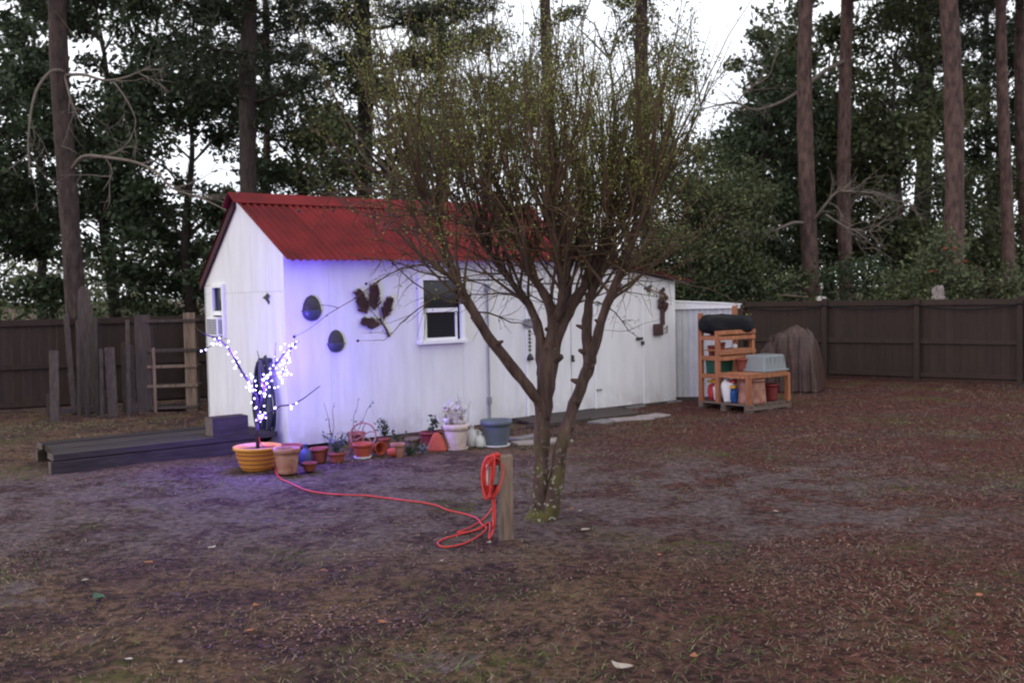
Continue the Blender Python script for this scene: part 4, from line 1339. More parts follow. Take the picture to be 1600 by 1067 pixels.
def smooth(P_, n=6):
    out = []
    P_ = [Vector(p) for p in P_]
    for i in range(len(P_) - 1):
        p0, p1, p2, p3 = P_[max(i - 1, 0)], P_[i], P_[i + 1], P_[min(i + 2, len(P_) - 1)]
        for q in range(n):
            t_ = q / n
            out.append(.5 * ((2 * p1) + (p2 - p0) * t_ + (2 * p0 - 5 * p1 + 4 * p2 - p3) * t_ ** 2 + (3 * p1 - p0 - 3 * p2 + p3) * t_ ** 3))
    out.append(P_[-1])
    return out
def gpl(x, y, z=.012):
    p = gp(x, y)
    return Vector((p.x, p.y, gz(p.x, p.y) + z)) - PB
run = [(-.11, -.05, .36), (-.105, -.06, .22), (-.11, -.05, .10)] + [gpl(770, 818), gpl(748, 829), gpl(720, 836), gpl(693, 843), gpl(684, 848), gpl(695, 853), gpl(725, 849), gpl(748, 840), gpl(760, 828),
      gpl(752, 822, .02), gpl(744, 812), gpl(725, 805), gpl(700, 800), gpl(683, 794), gpl(660, 789), gpl(640, 787), gpl(605, 780), gpl(570, 776), gpl(540, 774), gpl(505, 770), gpl(480, 767), gpl(455, 757), gpl(438, 747), gpl(430, 735), gpl(428, 722, .06), gpl(424, 712, .16),
      LB - PB + Vector((.20, -.12, .275)), LB - PB + Vector((.06, -.02, .27)), LB - PB + Vector((.02, .0, .36))]
MB().tube(smooth(run), .0072, 6).build('trailing_cord', M['cord'], cord, smooth=True)
run2 = [(-.10, -.05, .38), (-.09, -.06, .24), (-.10, -.07, .12), (-.14, -.04, .02)] + [gpl(765, 821, .02), gpl(750, 828, .02), gpl(735, 832), gpl(715, 835, .02), gpl(735, 826), gpl(758, 812), gpl(772, 800, .05)]
MB().tube(smooth(run2), .0072, 6).build('trailing_cord', M['cord'], cord, smooth=True)

# ------------------------------------------------------------------ stones and ramp boards in front of the doors
def slab(x, y, w, d, h, yaw, m_, name, label, cat, seed, grp_):
    p = gp(x, y)
    r = random.Random(seed)
    poly = []
    for i, (a_, b_) in enumerate(((-.5, -.5), (0, -.53), (.5, -.5), (.52, 0), (.5, .5), (0, .5), (-.5, .5), (-.5, 0))):
        poly.append((a_ * w + r.uniform(-.03, .03), b_ * d + r.uniform(-.03, .03)))
    o = MB().prism(poly, lambda a_, b_, t: (a_, b_, -.02 + t), h + .02).build(name, M[m_], None, bevel=.008, loc=p, rot=(0, 0, yaw))
    tag(o, label, cat, grp_)
sg_ = 'paving stones before the shed doors'
slab(985, 655, .62, .34, .018, YAW - .3, 'stone', 'paving_stone', 'pale flat paving stone, the larger one before the lean-to door', 'stone', 1, sg_)
slab(1020, 650, .45, .30, .016, YAW, 'stone', 'paving_stone', 'pale flat paving stone nearest the orange shelf', 'stone', 2, sg_)
slab(845, 690, .75, .30, .016, YAW - .2, 'stone', 'paving_stone', 'pale flat paving stone beside the slate blue pot and tree', 'stone', 3, sg_)
slab(940, 659, .36, .28, .02, YAW + .2, 'block', 'paving_stone', 'dull grey paving stone left of the pale paving stones', 'stone', 4, sg_)
slab(825, 683, .5, .25, .016, YAW + .1, 'block', 'paving_stone', 'dull grey paving stone behind the pale one near the tree', 'stone', 5, sg_)
rp_ = tag(empty('door_ramp', S(4.5, -.05), YAW), 'dark weathered plank ramp below the shed doors', 'ramp')
for k in range(4):
    v = -.13 - k * .155
    MB().box((0, v, .055 - k * .012), (2.0 + rnd.uniform(-.04, .04), .145, .035), rot=Matrix.Rotation(R(4), 3, 'X')).build('plank', M['oldwood'], rp_, bevel=.004)
MB().bar((-1.3, -.75, .03), (-.1, -.72, .03), .06, .05).build('edge_beam', M['oldwood'], rp_)

# ------------------------------------------------------------------ the multi-stemmed tree in the yard
TB = gp(848, 812)
TY = TB.y
tree = tag(empty('crape_tree', TB), 'multi stemmed small tree with mossy foot and fine upright twigs', 'tree')
def tp(x, y, dy=0): return pt(x, y, TY + dy) - TB
stems = [
    ([(836, 822, .0), (842, 790, 0), (845, 740, 0), (847, 680, 0), (851, 620, .02), (857, 565, .03), (870, 520, .05), (893, 478, .08), (916, 440, .10), (935, 395, .12), (948, 345, .15)], [.115, .088, .078, .076, .080, .088, .068, .055, .046, .034, .024]),
    ([(850, 655, .0), (840, 625, -.03), (808, 582, -.10), (763, 525, -.2), (732, 475, -.28), (707, 424, -.33), (684, 351, -.38), (662, 300, -.42)], [.05, .055, .053, .048, .042, .036, .026, .016]),
    ([(850, 600, .03), (846, 560, .05), (842, 514, .08), (826, 475, .12), (795, 437, .16), (768, 400, .2), (748, 350, .24)], [.05, .052, .045, .04, .034, .026, .018]),
    ([(858, 560, .03), (865, 503, .0), (850, 458, -.05), (827, 424, -.1), (812, 380, -.13), (800, 330, -.16)], [.05, .048, .04, .034, .025, .017]),
    ([(852, 815, -.02), (868, 760, -.03), (877, 700, -.02), (893, 644, 0), (910, 599, .02), (921, 565, .03), (916, 514, .05), (923, 464, .08), (937, 430, .1), (950, 380, .12), (955, 330, .14)], [.10, .075, .064, .060, .060, .064, .048, .042, .036, .026, .018]),
    ([(919, 572, .03), (932, 531, -.02), (949, 475, -.08), (971, 424, -.14), (994, 362, -.2), (1020, 310, -.25)], [.05, .046, .042, .038, .028, .018]),
    ([(870, 525, .05), (885, 480, .15), (890, 440, .25), (882, 395, .35), (875, 345, .42)], [.045, .038, .032, .024, .016]),
    ([(865, 503, .0), (880, 460, -.1), (878, 420, -.2), (868, 370, -.3), (862, 310, -.36)], [.035, .032, .028, .022, .015]),
]
STP = []
for k, (pl, rad) in enumerate(stems):
    P_ = smooth([tp(*q) for q in pl], 4)
    rr = []
    for i in range(len(rad) - 1):
        for q in range(4): rr.append(rad[i] + (rad[i + 1] - rad[i]) * q / 4)
    rr.append(rad[-1])
    r5 = random.Random(50 + k)
    rr = [r_ * (1 + r5.uniform(-.09, .11)) for r_ in rr]
    P_ = [p + Vector((r5.uniform(-1, 1), r5.uniform(-1, 1), 0)) * .006 for p in P_]
    rr = [r_ * (.86 if i > 2 else 1.05) for i, r_ in enumerate(rr)]
    MB().tube(P_, rr, 14, flute=.07, ph=k * 1.3).build('trunk' if k in (0, 4) else 'stem', M['crape'], tree, smooth=True)
    STP.append((P_, rr))
# knots and cut stubs on the stems
kn = random.Random(9)
for k, (si, w) in enumerate(((0, .22), (0, .5), (0, .62), (1, .4), (1, .52), (1, .6), (2, .5), (3, .5), (4, .34), (4, .42), (4, .48), (4, .53), (4, .6), (5, .3), (5, .5), (4, .25))):
    P_, rr = STP[si]
    i = int(w * (len(P_) - 1))
    a_ = kn.choice((-1, 1)) * kn.uniform(.2, 1.1)
    d = Vector((math.cos(a_) * kn.choice((-1, 1)), -abs(math.sin(a_)), .35)).normalized()
    l = rr[i] + kn.uniform(.02, .06)
    MB().tube([P_[i], P_[i] + d * rr[i] * .9, P_[i] + d * l], [rr[i] * .75, rr[i] * .55, rr[i] * .25], 7).build('stub', M['crape'], tree, smooth=True)

rs = np.random.RandomState(21)
class Tubes:
    """many thin twigs gathered into one mesh"""
    def __init__(s): s.V, s.F, s.n = [], [], 0
    def add(s, P_, r0, r1, sides=4):
        k = len(P_)
        d = P_[-1] - P_[0]
        d = d / (np.linalg.norm(d) + 1e-9)
        x = np.cross(d, [0.31, .95, .05])
        x /= np.linalg.norm(x) + 1e-9
        y = np.cross(d, x)
        ang = 2 * np.pi * np.arange(sides) / sides
        ring = np.cos(ang)[:, None] * x + np.sin(ang)[:, None] * y
        rad = np.linspace(r0, r1, k)
        V = P_[:, None, :] + ring[None] * rad[:, None, None]
        s.V.append(V.reshape(-1, 3))
        i = np.arange(k - 1)[:, None] * sides
        j = np.arange(sides)[None]
        f = np.stack([i + j, i + (j + 1) % sides, i + sides + (j + 1) % sides, i + sides + j], -1).reshape(-1, 4) + s.n
        s.F.append(f)
        s.n += k * sides
    def mesh(s, name, m_):
        return np_mesh(name, np.concatenate(s.V), np.concatenate(s.F), m_)
def curve(p, d, L, n, wob, lift, rs=rs):
    """bent shoot from p along d; lift bends it upwards"""
    P_ = [np.array(p, float)]
    d = np.array(d, float)
    d /= np.linalg.norm(d)
    for i in range(n):
        d = d + rs.normal(size=3) * wob + np.array([0, 0, lift])
        d /= np.linalg.norm(d)
        P_.append(P_[-1] + d * L / n)
    return np.array(P_), d
tw = Tubes()
LC, LC2 = [], []
pods = []
center = np.array([.25, 0.0, 2.0])
def leaf_on(P_, n, j=.03):
    for _ in range(n):
        w = rs.uniform(.15, 1) * (len(P_) - 1)
        i = min(int(w), len(P_) - 2)
        LC.append(P_[i] + (P_[i + 1] - P_[i]) * (w - i) + rs.normal(size=3) * j)
whips = 0
for k, (P_, rr) in enumerate(STP):
    N = len(P_)
    zs = [p.z for p in P_]
    for i in range(N):
        p = np.array(P_[i])
        if p[2] < 1.75: continue
        end = i >= N - 3
        nb = 3 if end else (2 if i % 3 == 0 else 1)
        for b_ in range(nb):
            a_ = rs.uniform(0, 2 * math.pi)
            out = p - center
            out[2] = 0
            out /= np.linalg.norm(out) + .2
            d = np.array([math.cos(a_), math.sin(a_), 0]) * rs.uniform(.2, .75) + out * .45 + np.array([0, 0, rs.uniform(.45, 1.2)])
            L = rs.uniform(.45, 1.05)
            B, dd = curve(p, d, L, 5, .10, .07)
            tw.add(B, .012 + .006 * rs.rand(), .006, 5)
            for w in range(3 if rs.rand() < .55 else 2):
                s0 = B[rs.randint(2, 6)]
                a2 = rs.uniform(0, 2 * math.pi)
                d2 = dd * .5 + np.array([math.cos(a2), math.sin(a2), 0]) * rs.uniform(.15, .55) + np.array([0, 0, rs.uniform(.35, 1.1)])
                L2 = rs.uniform(.45, 1.5)
                W, d3 = curve(s0, d2, L2, 6, .09, .09)
                tw.add(W, .0065, .002, 4)
                whips += 1
                leaf_on(W, 34)
                for t_ in range(4):
                    q = W[rs.randint(1, 6)]
                    T_, _ = curve(q, d3 + rs.normal(size=3) * .55, rs.uniform(.12, .38), 3, .12, .08)
                    tw.add(T_, .0035, .0012, 3)
                    leaf_on(T_, 17, .025)
# fine, more level twigs around the underside of the crown
for k in range(70):
    P_, rr = STP[rs.randint(0, len(STP))]
    i = rs.randint(int(len(P_) * .55), len(P_))
    p = np.array(P_[i])
    if p[2] < 1.7: continue
    a_ = rs.uniform(0, 2 * math.pi)
    d = np.array([math.cos(a_) * 1.0, math.sin(a_) * .8, rs.uniform(.0, .45)])
    B, dd = curve(p, d, rs.uniform(.5, 1.15), 6, .16, .0)
    tw.add(B, .008, .003, 4)
    leaf_on(B, 5)
    for t_ in range(8):
        q = B[rs.randint(1, 7)]
        T_, d4 = curve(q, dd * .6 + rs.normal(size=3) * .6, rs.uniform(.15, .45), 4, .2, .02)
        tw.add(T_, .0035, .0013, 3)
        leaf_on(T_, 3, .02)
# long low shoots with dark seed pods reaching over the roof at the left
for k in range(17):
    P_, rr = STP[(1, 1, 2, 3)[k % 4]]
    p = np.array(P_[rs.randint(int(len(P_) * .6), len(P_))])
    d = np.array([-1.0, rs.uniform(-.7, .5), rs.uniform(-.05, .45)])
    B, dd = curve(p, d, rs.uniform(.6, 1.15), 8, .14, .0)
    tw.add(B, .008, .0025, 4)
    for t_ in range(7):
        q = B[rs.randint(2, 9)]
        T_, _ = curve(q, dd + rs.normal(size=3) * .6, rs.uniform(.15, .45), 4, .2, -.02)
        tw.add(T_, .0035, .0015, 3)
        leaf_on(T_, 2, .02)
        if rs.rand() < .35: pods.append(T_[-1])
tag(link('twigs', tw.mesh('twigs', M['twig']), tree), kind='stuff')
V, F = leaves_arr(np.array(LC), len(LC), .021, .55, rs, .2)
tag(link('foliage', np_mesh('foliage', V, F, M['leaf_young']), tree), kind='stuff')
pm_ = MB().lathe([(.003, -.012), (.010, -.007), (.013, 0), (.010, .008), (.003, .012)], 8, cap1=True).mesh('seed_pod', M['iron'], True)
for p in pods: link('seed_pod', pm_, tree, p)

# ------------------------------------------------------------------ trees beyond the fence
def trunk_mesh(pts, rad, m_, n=12, name='trunk', parent=None, rough=.05, seed=0):
    r = random.Random(seed)
    P_ = smooth(pts, 5)
    rr = []
    for i in range(len(rad) - 1):
        for q in range(5): rr.append((rad[i] + (rad[i + 1] - rad[i]) * q / 5) * (1 + r.uniform(-rough, rough)))
    rr.append(rad[-1])
    return MB().tube(P_, rr, n).build(name, M[m_], parent, smooth=True)

def needle_cloud(rs, centers, per, size, spread):
    """upright fan tufts of long needles"""
    C = np.repeat(centers, per, axis=0) + rs.normal(size=(len(centers) * per, 3)) * np.array([spread, spread, spread * .55])
    # every tuft is a burst of 5 slim needles
    k = 5
    CC = np.repeat(C, k, axis=0)
    d = rs.normal(size=CC.shape)
    d[:, 2] += .5
    d /= np.linalg.norm(d, axis=1)[:, None]
    e = np.cross(d, rs.normal(size=CC.shape))
    e /= np.linalg.norm(e, axis=1)[:, None] + 1e-9
    L = size * rs.uniform(.7, 1.2, len(CC))[:, None]
    w = .022
    V = np.empty((len(CC), 3, 3))
    V[:, 0], V[:, 1], V[:, 2] = CC - e * w, CC + e * w, CC + d * L
    return V.reshape(-1, 3), np.arange(len(CC) * 3).reshape(-1, 3)

def pine(x, xtop, Y, r, label, seed, low=7.5, H=17, nb=26, m_='pinebark', reach=3.0, tufts=9, group='tall pines beyond the fence'):
    base = pt(x, 460, Y)
    base = Vector((base.x, Y, 0))
    top_ = pt(xtop, 0, Y)
    lean = (top_.x - base.x) / max(1, top_.z)
    t = tag(empty('pine_tree', base), label, 'tree', group)
    rs = np.random.RandomState(seed)
    pts = [Vector((lean * z + .08 * math.sin(z * .5 + seed), .06 * math.sin(z * .4 + seed * 2), z)) for z in (-.1, 1.5, 4, 7, 10, 13, H)]
    trunk_mesh(pts, [r * 1.25, r * 1.04, r, r * .93, r * .82, r * .6, r * .15], m_, parent=t, seed=seed, n=14)
    tb_ = Tubes()
    cen = []
    for k in range(nb):
        z = low + (H - low) * (k / nb) ** .85
        a_ = k * 2.4 + rs.uniform(-.4, .4)
        L = reach * (1 - .55 * (z - low) / (H - low)) * rs.uniform(.6, 1.1)
        B, dd = curve((lean * z, 0, z), (math.cos(a_), math.sin(a_), rs.uniform(-.15, .35)), L, 6, .10, .04, rs)
        tb_.add(B, .05, .015, 5)
        for q in range(tufts):
            i = rs.randint(2, 7)
            p = B[i] + rs.normal(size=3) * np.array([.35, .35, .2])
            cen.append(p)
            tb_.add(np.array([B[i], (B[i] + p) / 2 + [0, 0, .04], p]), .015, .006, 3)
    link('branches', tb_.mesh('branches', M['limbdark']), t)['kind'] = 'stuff'
    V, F = needle_cloud(rs, np.array(cen), 22, .24, .26)
    tag(link('crown', np_mesh('crown', V, F, M['needle']), t), kind='stuff')
    return t

def broad(x, Y, z0, z1, rx, ry, label, seed, lm='leaf_dark', clumps=150, per=150, ls=.15, trunk_r=.16, group='evergreen trees beyond the fence', cr=(.35, .8), hole=.0, name='evergreen_tree'):
    base = pt(x, 460, Y)
    base = Vector((base.x, Y, 0))
    t = tag(empty(name, base), label, 'tree', group)
    rs = np.random.RandomState(seed)
    c0 = np.array([0, 0, (z0 + z1) / 2])
    rad = np.array([rx, ry, (z1 - z0) / 2])
    pts = [Vector((.12 * math.sin(z + seed), .1 * math.cos(z * .8 + seed), z)) for z in np.linspace(-.1, z1 * .82, 6)]
    trunk_mesh(pts, [trunk_r * 1.3, trunk_r, trunk_r * .85, trunk_r * .65, trunk_r * .4, trunk_r * .1], 'pinedark', parent=t, seed=seed, n=9)
    ph = rs.uniform(0, 6.28, 6)
    cen = []
    while len(cen) < clumps:
        p = rs.uniform(-1, 1, 3)
        q = np.linalg.norm(p)
        if q > 1 or rs.rand() > .35 + .65 * q: continue
        w = c0 + p * rad
        hn = math.sin(w[0] * 1.1 + ph[0]) * math.sin(w[2] * 1.0 + ph[1]) + .6 * math.sin(w[0] * 2.0 + ph[2]) * math.sin(w[2] * 1.8 + ph[3])
        if hn > .85 - 1.4 * hole: continue
        cen.append(w)
    cen = np.array(cen)
    tb_ = Tubes()
    for i in range(0, len(cen), 3):
        z = max(z0 * .7, cen[i][2] - np.linalg.norm(cen[i][:2]) * .6)
        z = min(z, z1 * .8)
        s = np.array([.12 * math.sin(z + seed), .1 * math.cos(z * .8 + seed), z])
        mid_ = (s + cen[i]) / 2 + np.array([0, 0, .15]) + rs.normal(size=3) * .12
        tb_.add(np.array([s, mid_, cen[i]]), .035, .01, 4)
    link('branches', tb_.mesh('branches', M['limbdark']), t)['kind'] = 'stuff'
    sg = rs.uniform(cr[0], cr[1], clumps)[:, None, None] * .5
    C = cen[:, None, :] + rs.normal(size=(clumps, per, 3)) * sg * np.array([1, 1, .62])
    C = C.reshape(-1, 3)
    C = C[C[:, 2] > .05]
    V, F = leaves_arr(C, len(C), ls, .5, rs, -.2)
    tag(link('crown', np_mesh('crown', V, F, M[lm]), t), kind='stuff')
    return t

# tall pines: (x near the fence top, x at the picture's upper edge, distance, radius)
p1 = pine(110, 97, 20.5, .19, 'tall pine with bare grey limbs behind the scrap boards', 1, low=8.5, m_='pinemid')
pine(394, 388, 24.0, .21, 'tall pine rising just behind the left end of the red roof', 2, low=6.5, nb=30, m_='pinedark')
pine(417, 413, 33.0, .13, 'slim brown pine right of the pine at the roof end', 3, low=7, m_='pinebark')
pine(570, 565, 28.0, .23, 'thick dark pine above the middle of the red roof', 4, low=6.0, nb=34, m_='pinedark', reach=3.4)
pine(690, 690, 36.0, .12, 'slim dark pine far behind the red roof', 5, low=8, m_='pinedark')
pine(858, 856, 27.0, .17, 'pine standing directly behind the yard tree crown', 6, low=10.2, nb=18, m_='pinemid', reach=2.2)
pine(1008, 1005, 27.5, .19, 'pine behind the right part of the yard tree crown', 7, low=10.4, nb=18, m_='pinemid', reach=2.0)
p8 = pine(1265, 1260, 25.0, .20, 'reddish pine with a dead bare limb behind the metal shed', 8, low=10.6, nb=22, m_='pinebark', reach=2.2)
p9 = pine(1326, 1320, 26.5, .18, 'reddish pine second from the left behind the right fence', 9, low=9.2, nb=22, m_='pinebark')
pine(1444, 1441, 33.0, .26, 'dark thick pine set back between the reddish pines', 10, low=7.5, m_='pinedark')
pine(1494, 1480, 24.0, .22, 'thickest reddish pine standing close behind the right fence', 11, low=9.5, nb=20, m_='pinebark')
pine(1547, 1543, 38.0, .14, 'slim dark pine far back near the right edge', 12, low=8, m_='pinedark')
pine(1576, 1566, 27.0, .155, 'straight reddish pine near the right edge of the picture', 13, low=9.5, m_='pinebark')
pine(1603, 1594, 29.0, .15, 'pine cut off by the right edge of the picture', 14, low=9.5, m_='pinebark')

# bare grey limbs
def limb(parent, pts, r0, r1, Y, name='bare_limb', m_='limb', twigs=0, seed=0):
    P_ = smooth([pt(x, y, Y + dy) - parent.location for x, y, dy in pts], 5)
    n = len(P_)
    MB().tube(P_, [(r0 + (r1 - r0) * i / (n - 1)) * .75 for i in range(n)], 7).build(name, M[m_], parent, smooth=True)
    if twigs:
        rs = np.random.RandomState(seed)
        tb_ = Tubes()
        for k in range(twigs):
            i = rs.randint(n // 4, n - 1)
            d = np.array((P_[i + 1] - P_[i]).normalized()) + rs.normal(size=3) * .6
            B, _ = curve(P_[i], d, rs.uniform(.4, 1.2), 5, .2, -.04, rs)
            tb_.add(B, .014, .004, 4)
            for q in range(4):
                T_, _ = curve(B[rs.randint(1, 6)], d + rs.normal(size=3) * .7, rs.uniform(.2, .6), 3, .2, -.03, rs)
                tb_.add(T_, .008, .003, 3)
        link('dead_twigs', tb_.mesh('dead_twigs', M[m_]), parent)['kind'] = 'stuff'
limb(p1, [(100, 118, -.1), (130, 117, -.4), (165, 126, -.7), (200, 120, -.9), (235, 104, -1.1)], .05, .015, 20.5, twigs=5, seed=1)
limb(p1, [(102, 112, -.1), (80, 112, -.4), (58, 140, -.6), (48, 180, -.7), (44, 230, -.8), (46, 275, -.8)], .05, .012, 20.5, twigs=5, seed=2)
limb(p1, [(100, 115, -.1), (112, 160, -.5), (130, 200, -.6)], .035, .010, 20.5, twigs=3, seed=3)
limb(p1, [(112, 265, -.1), (130, 245, -.4), (165, 246, -.7), (212, 254, -1.0), (245, 270, -1.2), (270, 295, -1.3), (310, 308, -1.4), (352, 328, -1.6)], .055, .014, 20.5, twigs=7, seed=4)
limb(p1, [(165, 246, -.7), (175, 270, -.8), (160, 300, -.9)], .02, .006, 20.5, twigs=2, seed=5)
limb(p1, [(178, 128, -.75), (200, 160, -.8), (212, 190, -.8), (205, 215, -.8)], .025, .008, 20.5, twigs=3, seed=6)
limb(p9, [(1322, 95, 0), (1290, 110, -.4), (1255, 138, -.8), (1220, 160, -1.0), (1180, 172, -1.2), (1150, 162, -1.3), (1120, 165, -1.4), (1085, 175, -1.6)], .075, .02, 26.5, twigs=14, seed=7)
limb(p9, [(1150, 162, -1.3), (1170, 140, -1.5), (1200, 120, -1.5), (1208, 100, -1.6)], .03, .01, 26.5, twigs=6, seed=8)
limb(p9, [(1326, 330, 0), (1340, 305, -.5), (1365, 300, -.9), (1395, 312, -1.1), (1425, 318, -1.2)], .05, .012, 26.5, twigs=14, seed=9)
limb(p8, [(1266, 348, 0), (1275, 340, -.3), (1290, 320, -.6), (1308, 301, -.8), (1335, 300, -1.0), (1368, 303, -1.1)], .06, .02, 25.0, twigs=12, seed=10)
limb(p8, [(1264, 350, 0), (1240, 348, -.4), (1215, 358, -.7), (1185, 368, -.9), (1160, 362, -1.0)], .06, .015, 25.0, twigs=12, seed=11)
limb(p8, [(1290, 335, -.6), (1310, 348, -.8), (1335, 360, -.9), (1370, 362, -1.0)], .035, .01, 25.0, twigs=12, seed=12)

# evergreen broadleaf trees that fill the view beyond the fence
broad(-20, 25.5, .7, 9.5, 2.9, 2.2, 'dark evergreen tree at the left edge of the picture', 31, clumps=100, per=190, ls=.18, hole=.4)
broad(175, 28.5, 1.2, 12.5, 3.2, 2.4, 'dark evergreen tree right of the leftmost pine', 32, clumps=125, per=180, ls=.18, hole=.5)
broad(300, 26.0, .8, 8.8, 2.3, 2.0, 'dark evergreen tree just left of the shed gable', 33, clumps=90, per=200, ls=.17, hole=.3)
broad(70, 34.0, 2.6, 14, 3.8, 2.5, 'tall dark evergreen tree far behind the left fence', 34, clumps=110, per=140, ls=.22, hole=.45)
broad(470, 30.0, 3.2, 8.2, 2.2, 1.8, 'dark evergreen tree above the left half of the red roof', 35, clumps=90, per=140, hole=.2, lm='leaf_mid')
broad(620, 26.0, 2.2, 8.6, 2.4, 1.8, 'olive evergreen tree behind the middle of the red roof', 36, clumps=80, per=150, hole=.35, lm='leaf_mid')
broad(770, 33.0, 6.2, 12.0, 3.0, 2.2, 'loose olive tree behind the left part of the yard tree', 37, clumps=45, per=120, hole=.6, lm='leaf_mid')
broad(960, 34.0, 6.8, 12.0, 2.7, 2.2, 'loose olive tree behind the right part of the yard tree', 38, clumps=40, per=120, hole=.6, lm='leaf_mid')
broad(1085, 25.0, 1.2, 5.6, 2.0, 1.7, 'bushy olive tree above the lean-to roof and metal shed', 39, clumps=110, per=280, ls=.095, lm='leaf_mid', hole=.1)
broad(1190, 28.0, 1.5, 8.2, 2.2, 2.0, 'dark evergreen tree left of the reddish pines', 40, clumps=105, per=150, ls=.17, hole=.2)
broad(1300, 31.0, 1.5, 10.0, 2.8, 2.2, 'dark evergreen tree behind the first two reddish pines', 41, clumps=115, per=150, ls=.19, hole=.42, lm='leaf_mid')
broad(1400, 28.5, 1.4, 9.8, 2.3, 2.0, 'olive evergreen tree between the second pine and the thick pine', 42, clumps=110, per=140, ls=.17, hole=.4, lm='leaf_mid')
broad(1535, 30.0, 1.2, 5.4, 2.7, 2.0, 'low dark evergreen tree right of the thickest pine', 43, clumps=120, per=150, lm='leaf_mid')
broad(1560, 36.0, 4.6, 12, 3.6, 2.2, 'tall dark evergreen tree high at the right edge', 44, clumps=95, per=130, ls=.2, hole=.45)
broad(1250, 38.0, 4.0, 12.6, 2.7, 2.2, 'tall olive tree far behind the reddish pines', 45, clumps=70, per=130, ls=.22, hole=.35, lm='leaf_mid')
broad(1060, 27.0, 1.0, 3.6, 1.6, 1.2, 'low twiggy shrub mass behind the lean-to roof', 46, clumps=70, per=130, lm='leaf_olive', trunk_r=.07, name='shrub', group='shrubs beyond the fence')
# undergrowth right behind the fence at the right
for k, (x, Y, z1, rx, lm, lab) in enumerate(((1150, 24.2, 2.6, 1.4, 'leaf_dark', 'dark shrub behind the metal shed roof'), (1240, 23.6, 2.3, 1.0, 'leaf_mid', 'shrub below the bare limb behind the fence'),
        (1350, 23.5, 2.5, 1.1, 'leaf_dark', 'dark shrub behind the fence between two pines'), (1430, 22.5, 2.3, .9, 'leaf_mid', 'olive shrub left of the flowering bush'),
        (1540, 22.5, 2.4, 1.1, 'leaf_olive', 'olive shrub right of the thickest pine'), (1620, 22.0, 2.6, 1.1, 'leaf_mid', 'shrub at the right end of the fence'))):
    broad(x, Y, .3, z1, rx, .8, lab, 60 + k, lm=lm, clumps=45, per=110, ls=.10, trunk_r=.05, group='shrubs beyond the fence', name='shrub', cr=(.3, .6))
fb_ = broad(1470, 21.5, .8, 2.95, .62, .5, 'green bush with orange flowers behind the fence by the thickest pine', 70, lm='leaf_mid', clumps=34, per=90, ls=.10, trunk_r=.04, group='shrubs beyond the fence', name='shrub', cr=(.25, .5))
fm = MB().lathe([(.005, -.02), (.035, 0), (.05, .02), (.01, .03)], 8).mesh('flower', M['orange'], True)
for k in range(6):
    a_ = k * 1.1
    link('flower', fm, fb_, (.35 * math.cos(a_) - .05, -.5 + .1 * math.sin(k), 2.35 + .3 * math.sin(a_ * 1.7)))
# pale things glimpsed over the fence
us = tag(empty('pale_form', pt(1466, 500, 21.0)), 'pale upright pedestal glimpsed over the fence below the flowering bush', 'form')
us.location.z = 0  # indistinct pale upright: plain column with a lumpy top
MB().lathe([(.15, 0), (.15, .12), (.09, .2), (.085, 1.50), (.13, 1.60), (.14, 1.66)], 14, cap1=True).build('column', M['stone'], us, smooth=True)
blob(MB(), (.0, 0, 1.56), (.20, .20, .32), .5, 15, box=.9, nu=18, nv=12).build('top_lump', M['stone'], us, smooth=True)
tbx = tag(empty('covered_table', pt(1262, 480, 23.2)), 'pale bundle on a board table glimpsed over the fence near the bare limb', 'table')
tbx.location.z = 0
blob(MB(), (.30, 0, 1.30), (.26, .25, .36), .35, 5, box=.5).build('white_bundle', M['whitestem'], tbx, smooth=True)
MB().box((-.30, 0, 1.70), (.55, .4, .04), rot=Matrix.Rotation(R(6), 3, 'Y')).build('table_top', M['pallet'], tbx, bevel=.01)
for sx in (-.5, .3): MB().box((sx, 0, .75), (.06, .3, 1.5)).build('leg', M['pallet'], tbx)

# far wood closing the view between the trunks
def far_wood():
    rs = np.random.RandomState(91)
    n = 300
    cx = rs.uniform(-42, 46, n)
    C0 = np.stack([cx, rs.uniform(52, 66, n), np.abs(rs.normal(0, 2.4, n)) + .3], 1)
    C = (C0[:, None, :] + rs.normal(size=(n, 130, 3)) * np.array([1.1, .9, .8])).reshape(-1, 3)
    C = C[C[:, 2] > 0]
    V, F = leaves_arr(C, len(C), .34, .55, rs)
    tag(link('far_wood', np_mesh('far_wood', V, F, M['leaf_mid'])), 'distant low woodland showing between the trunks beyond the fence', 'woodland', kind='stuff')
far_wood()

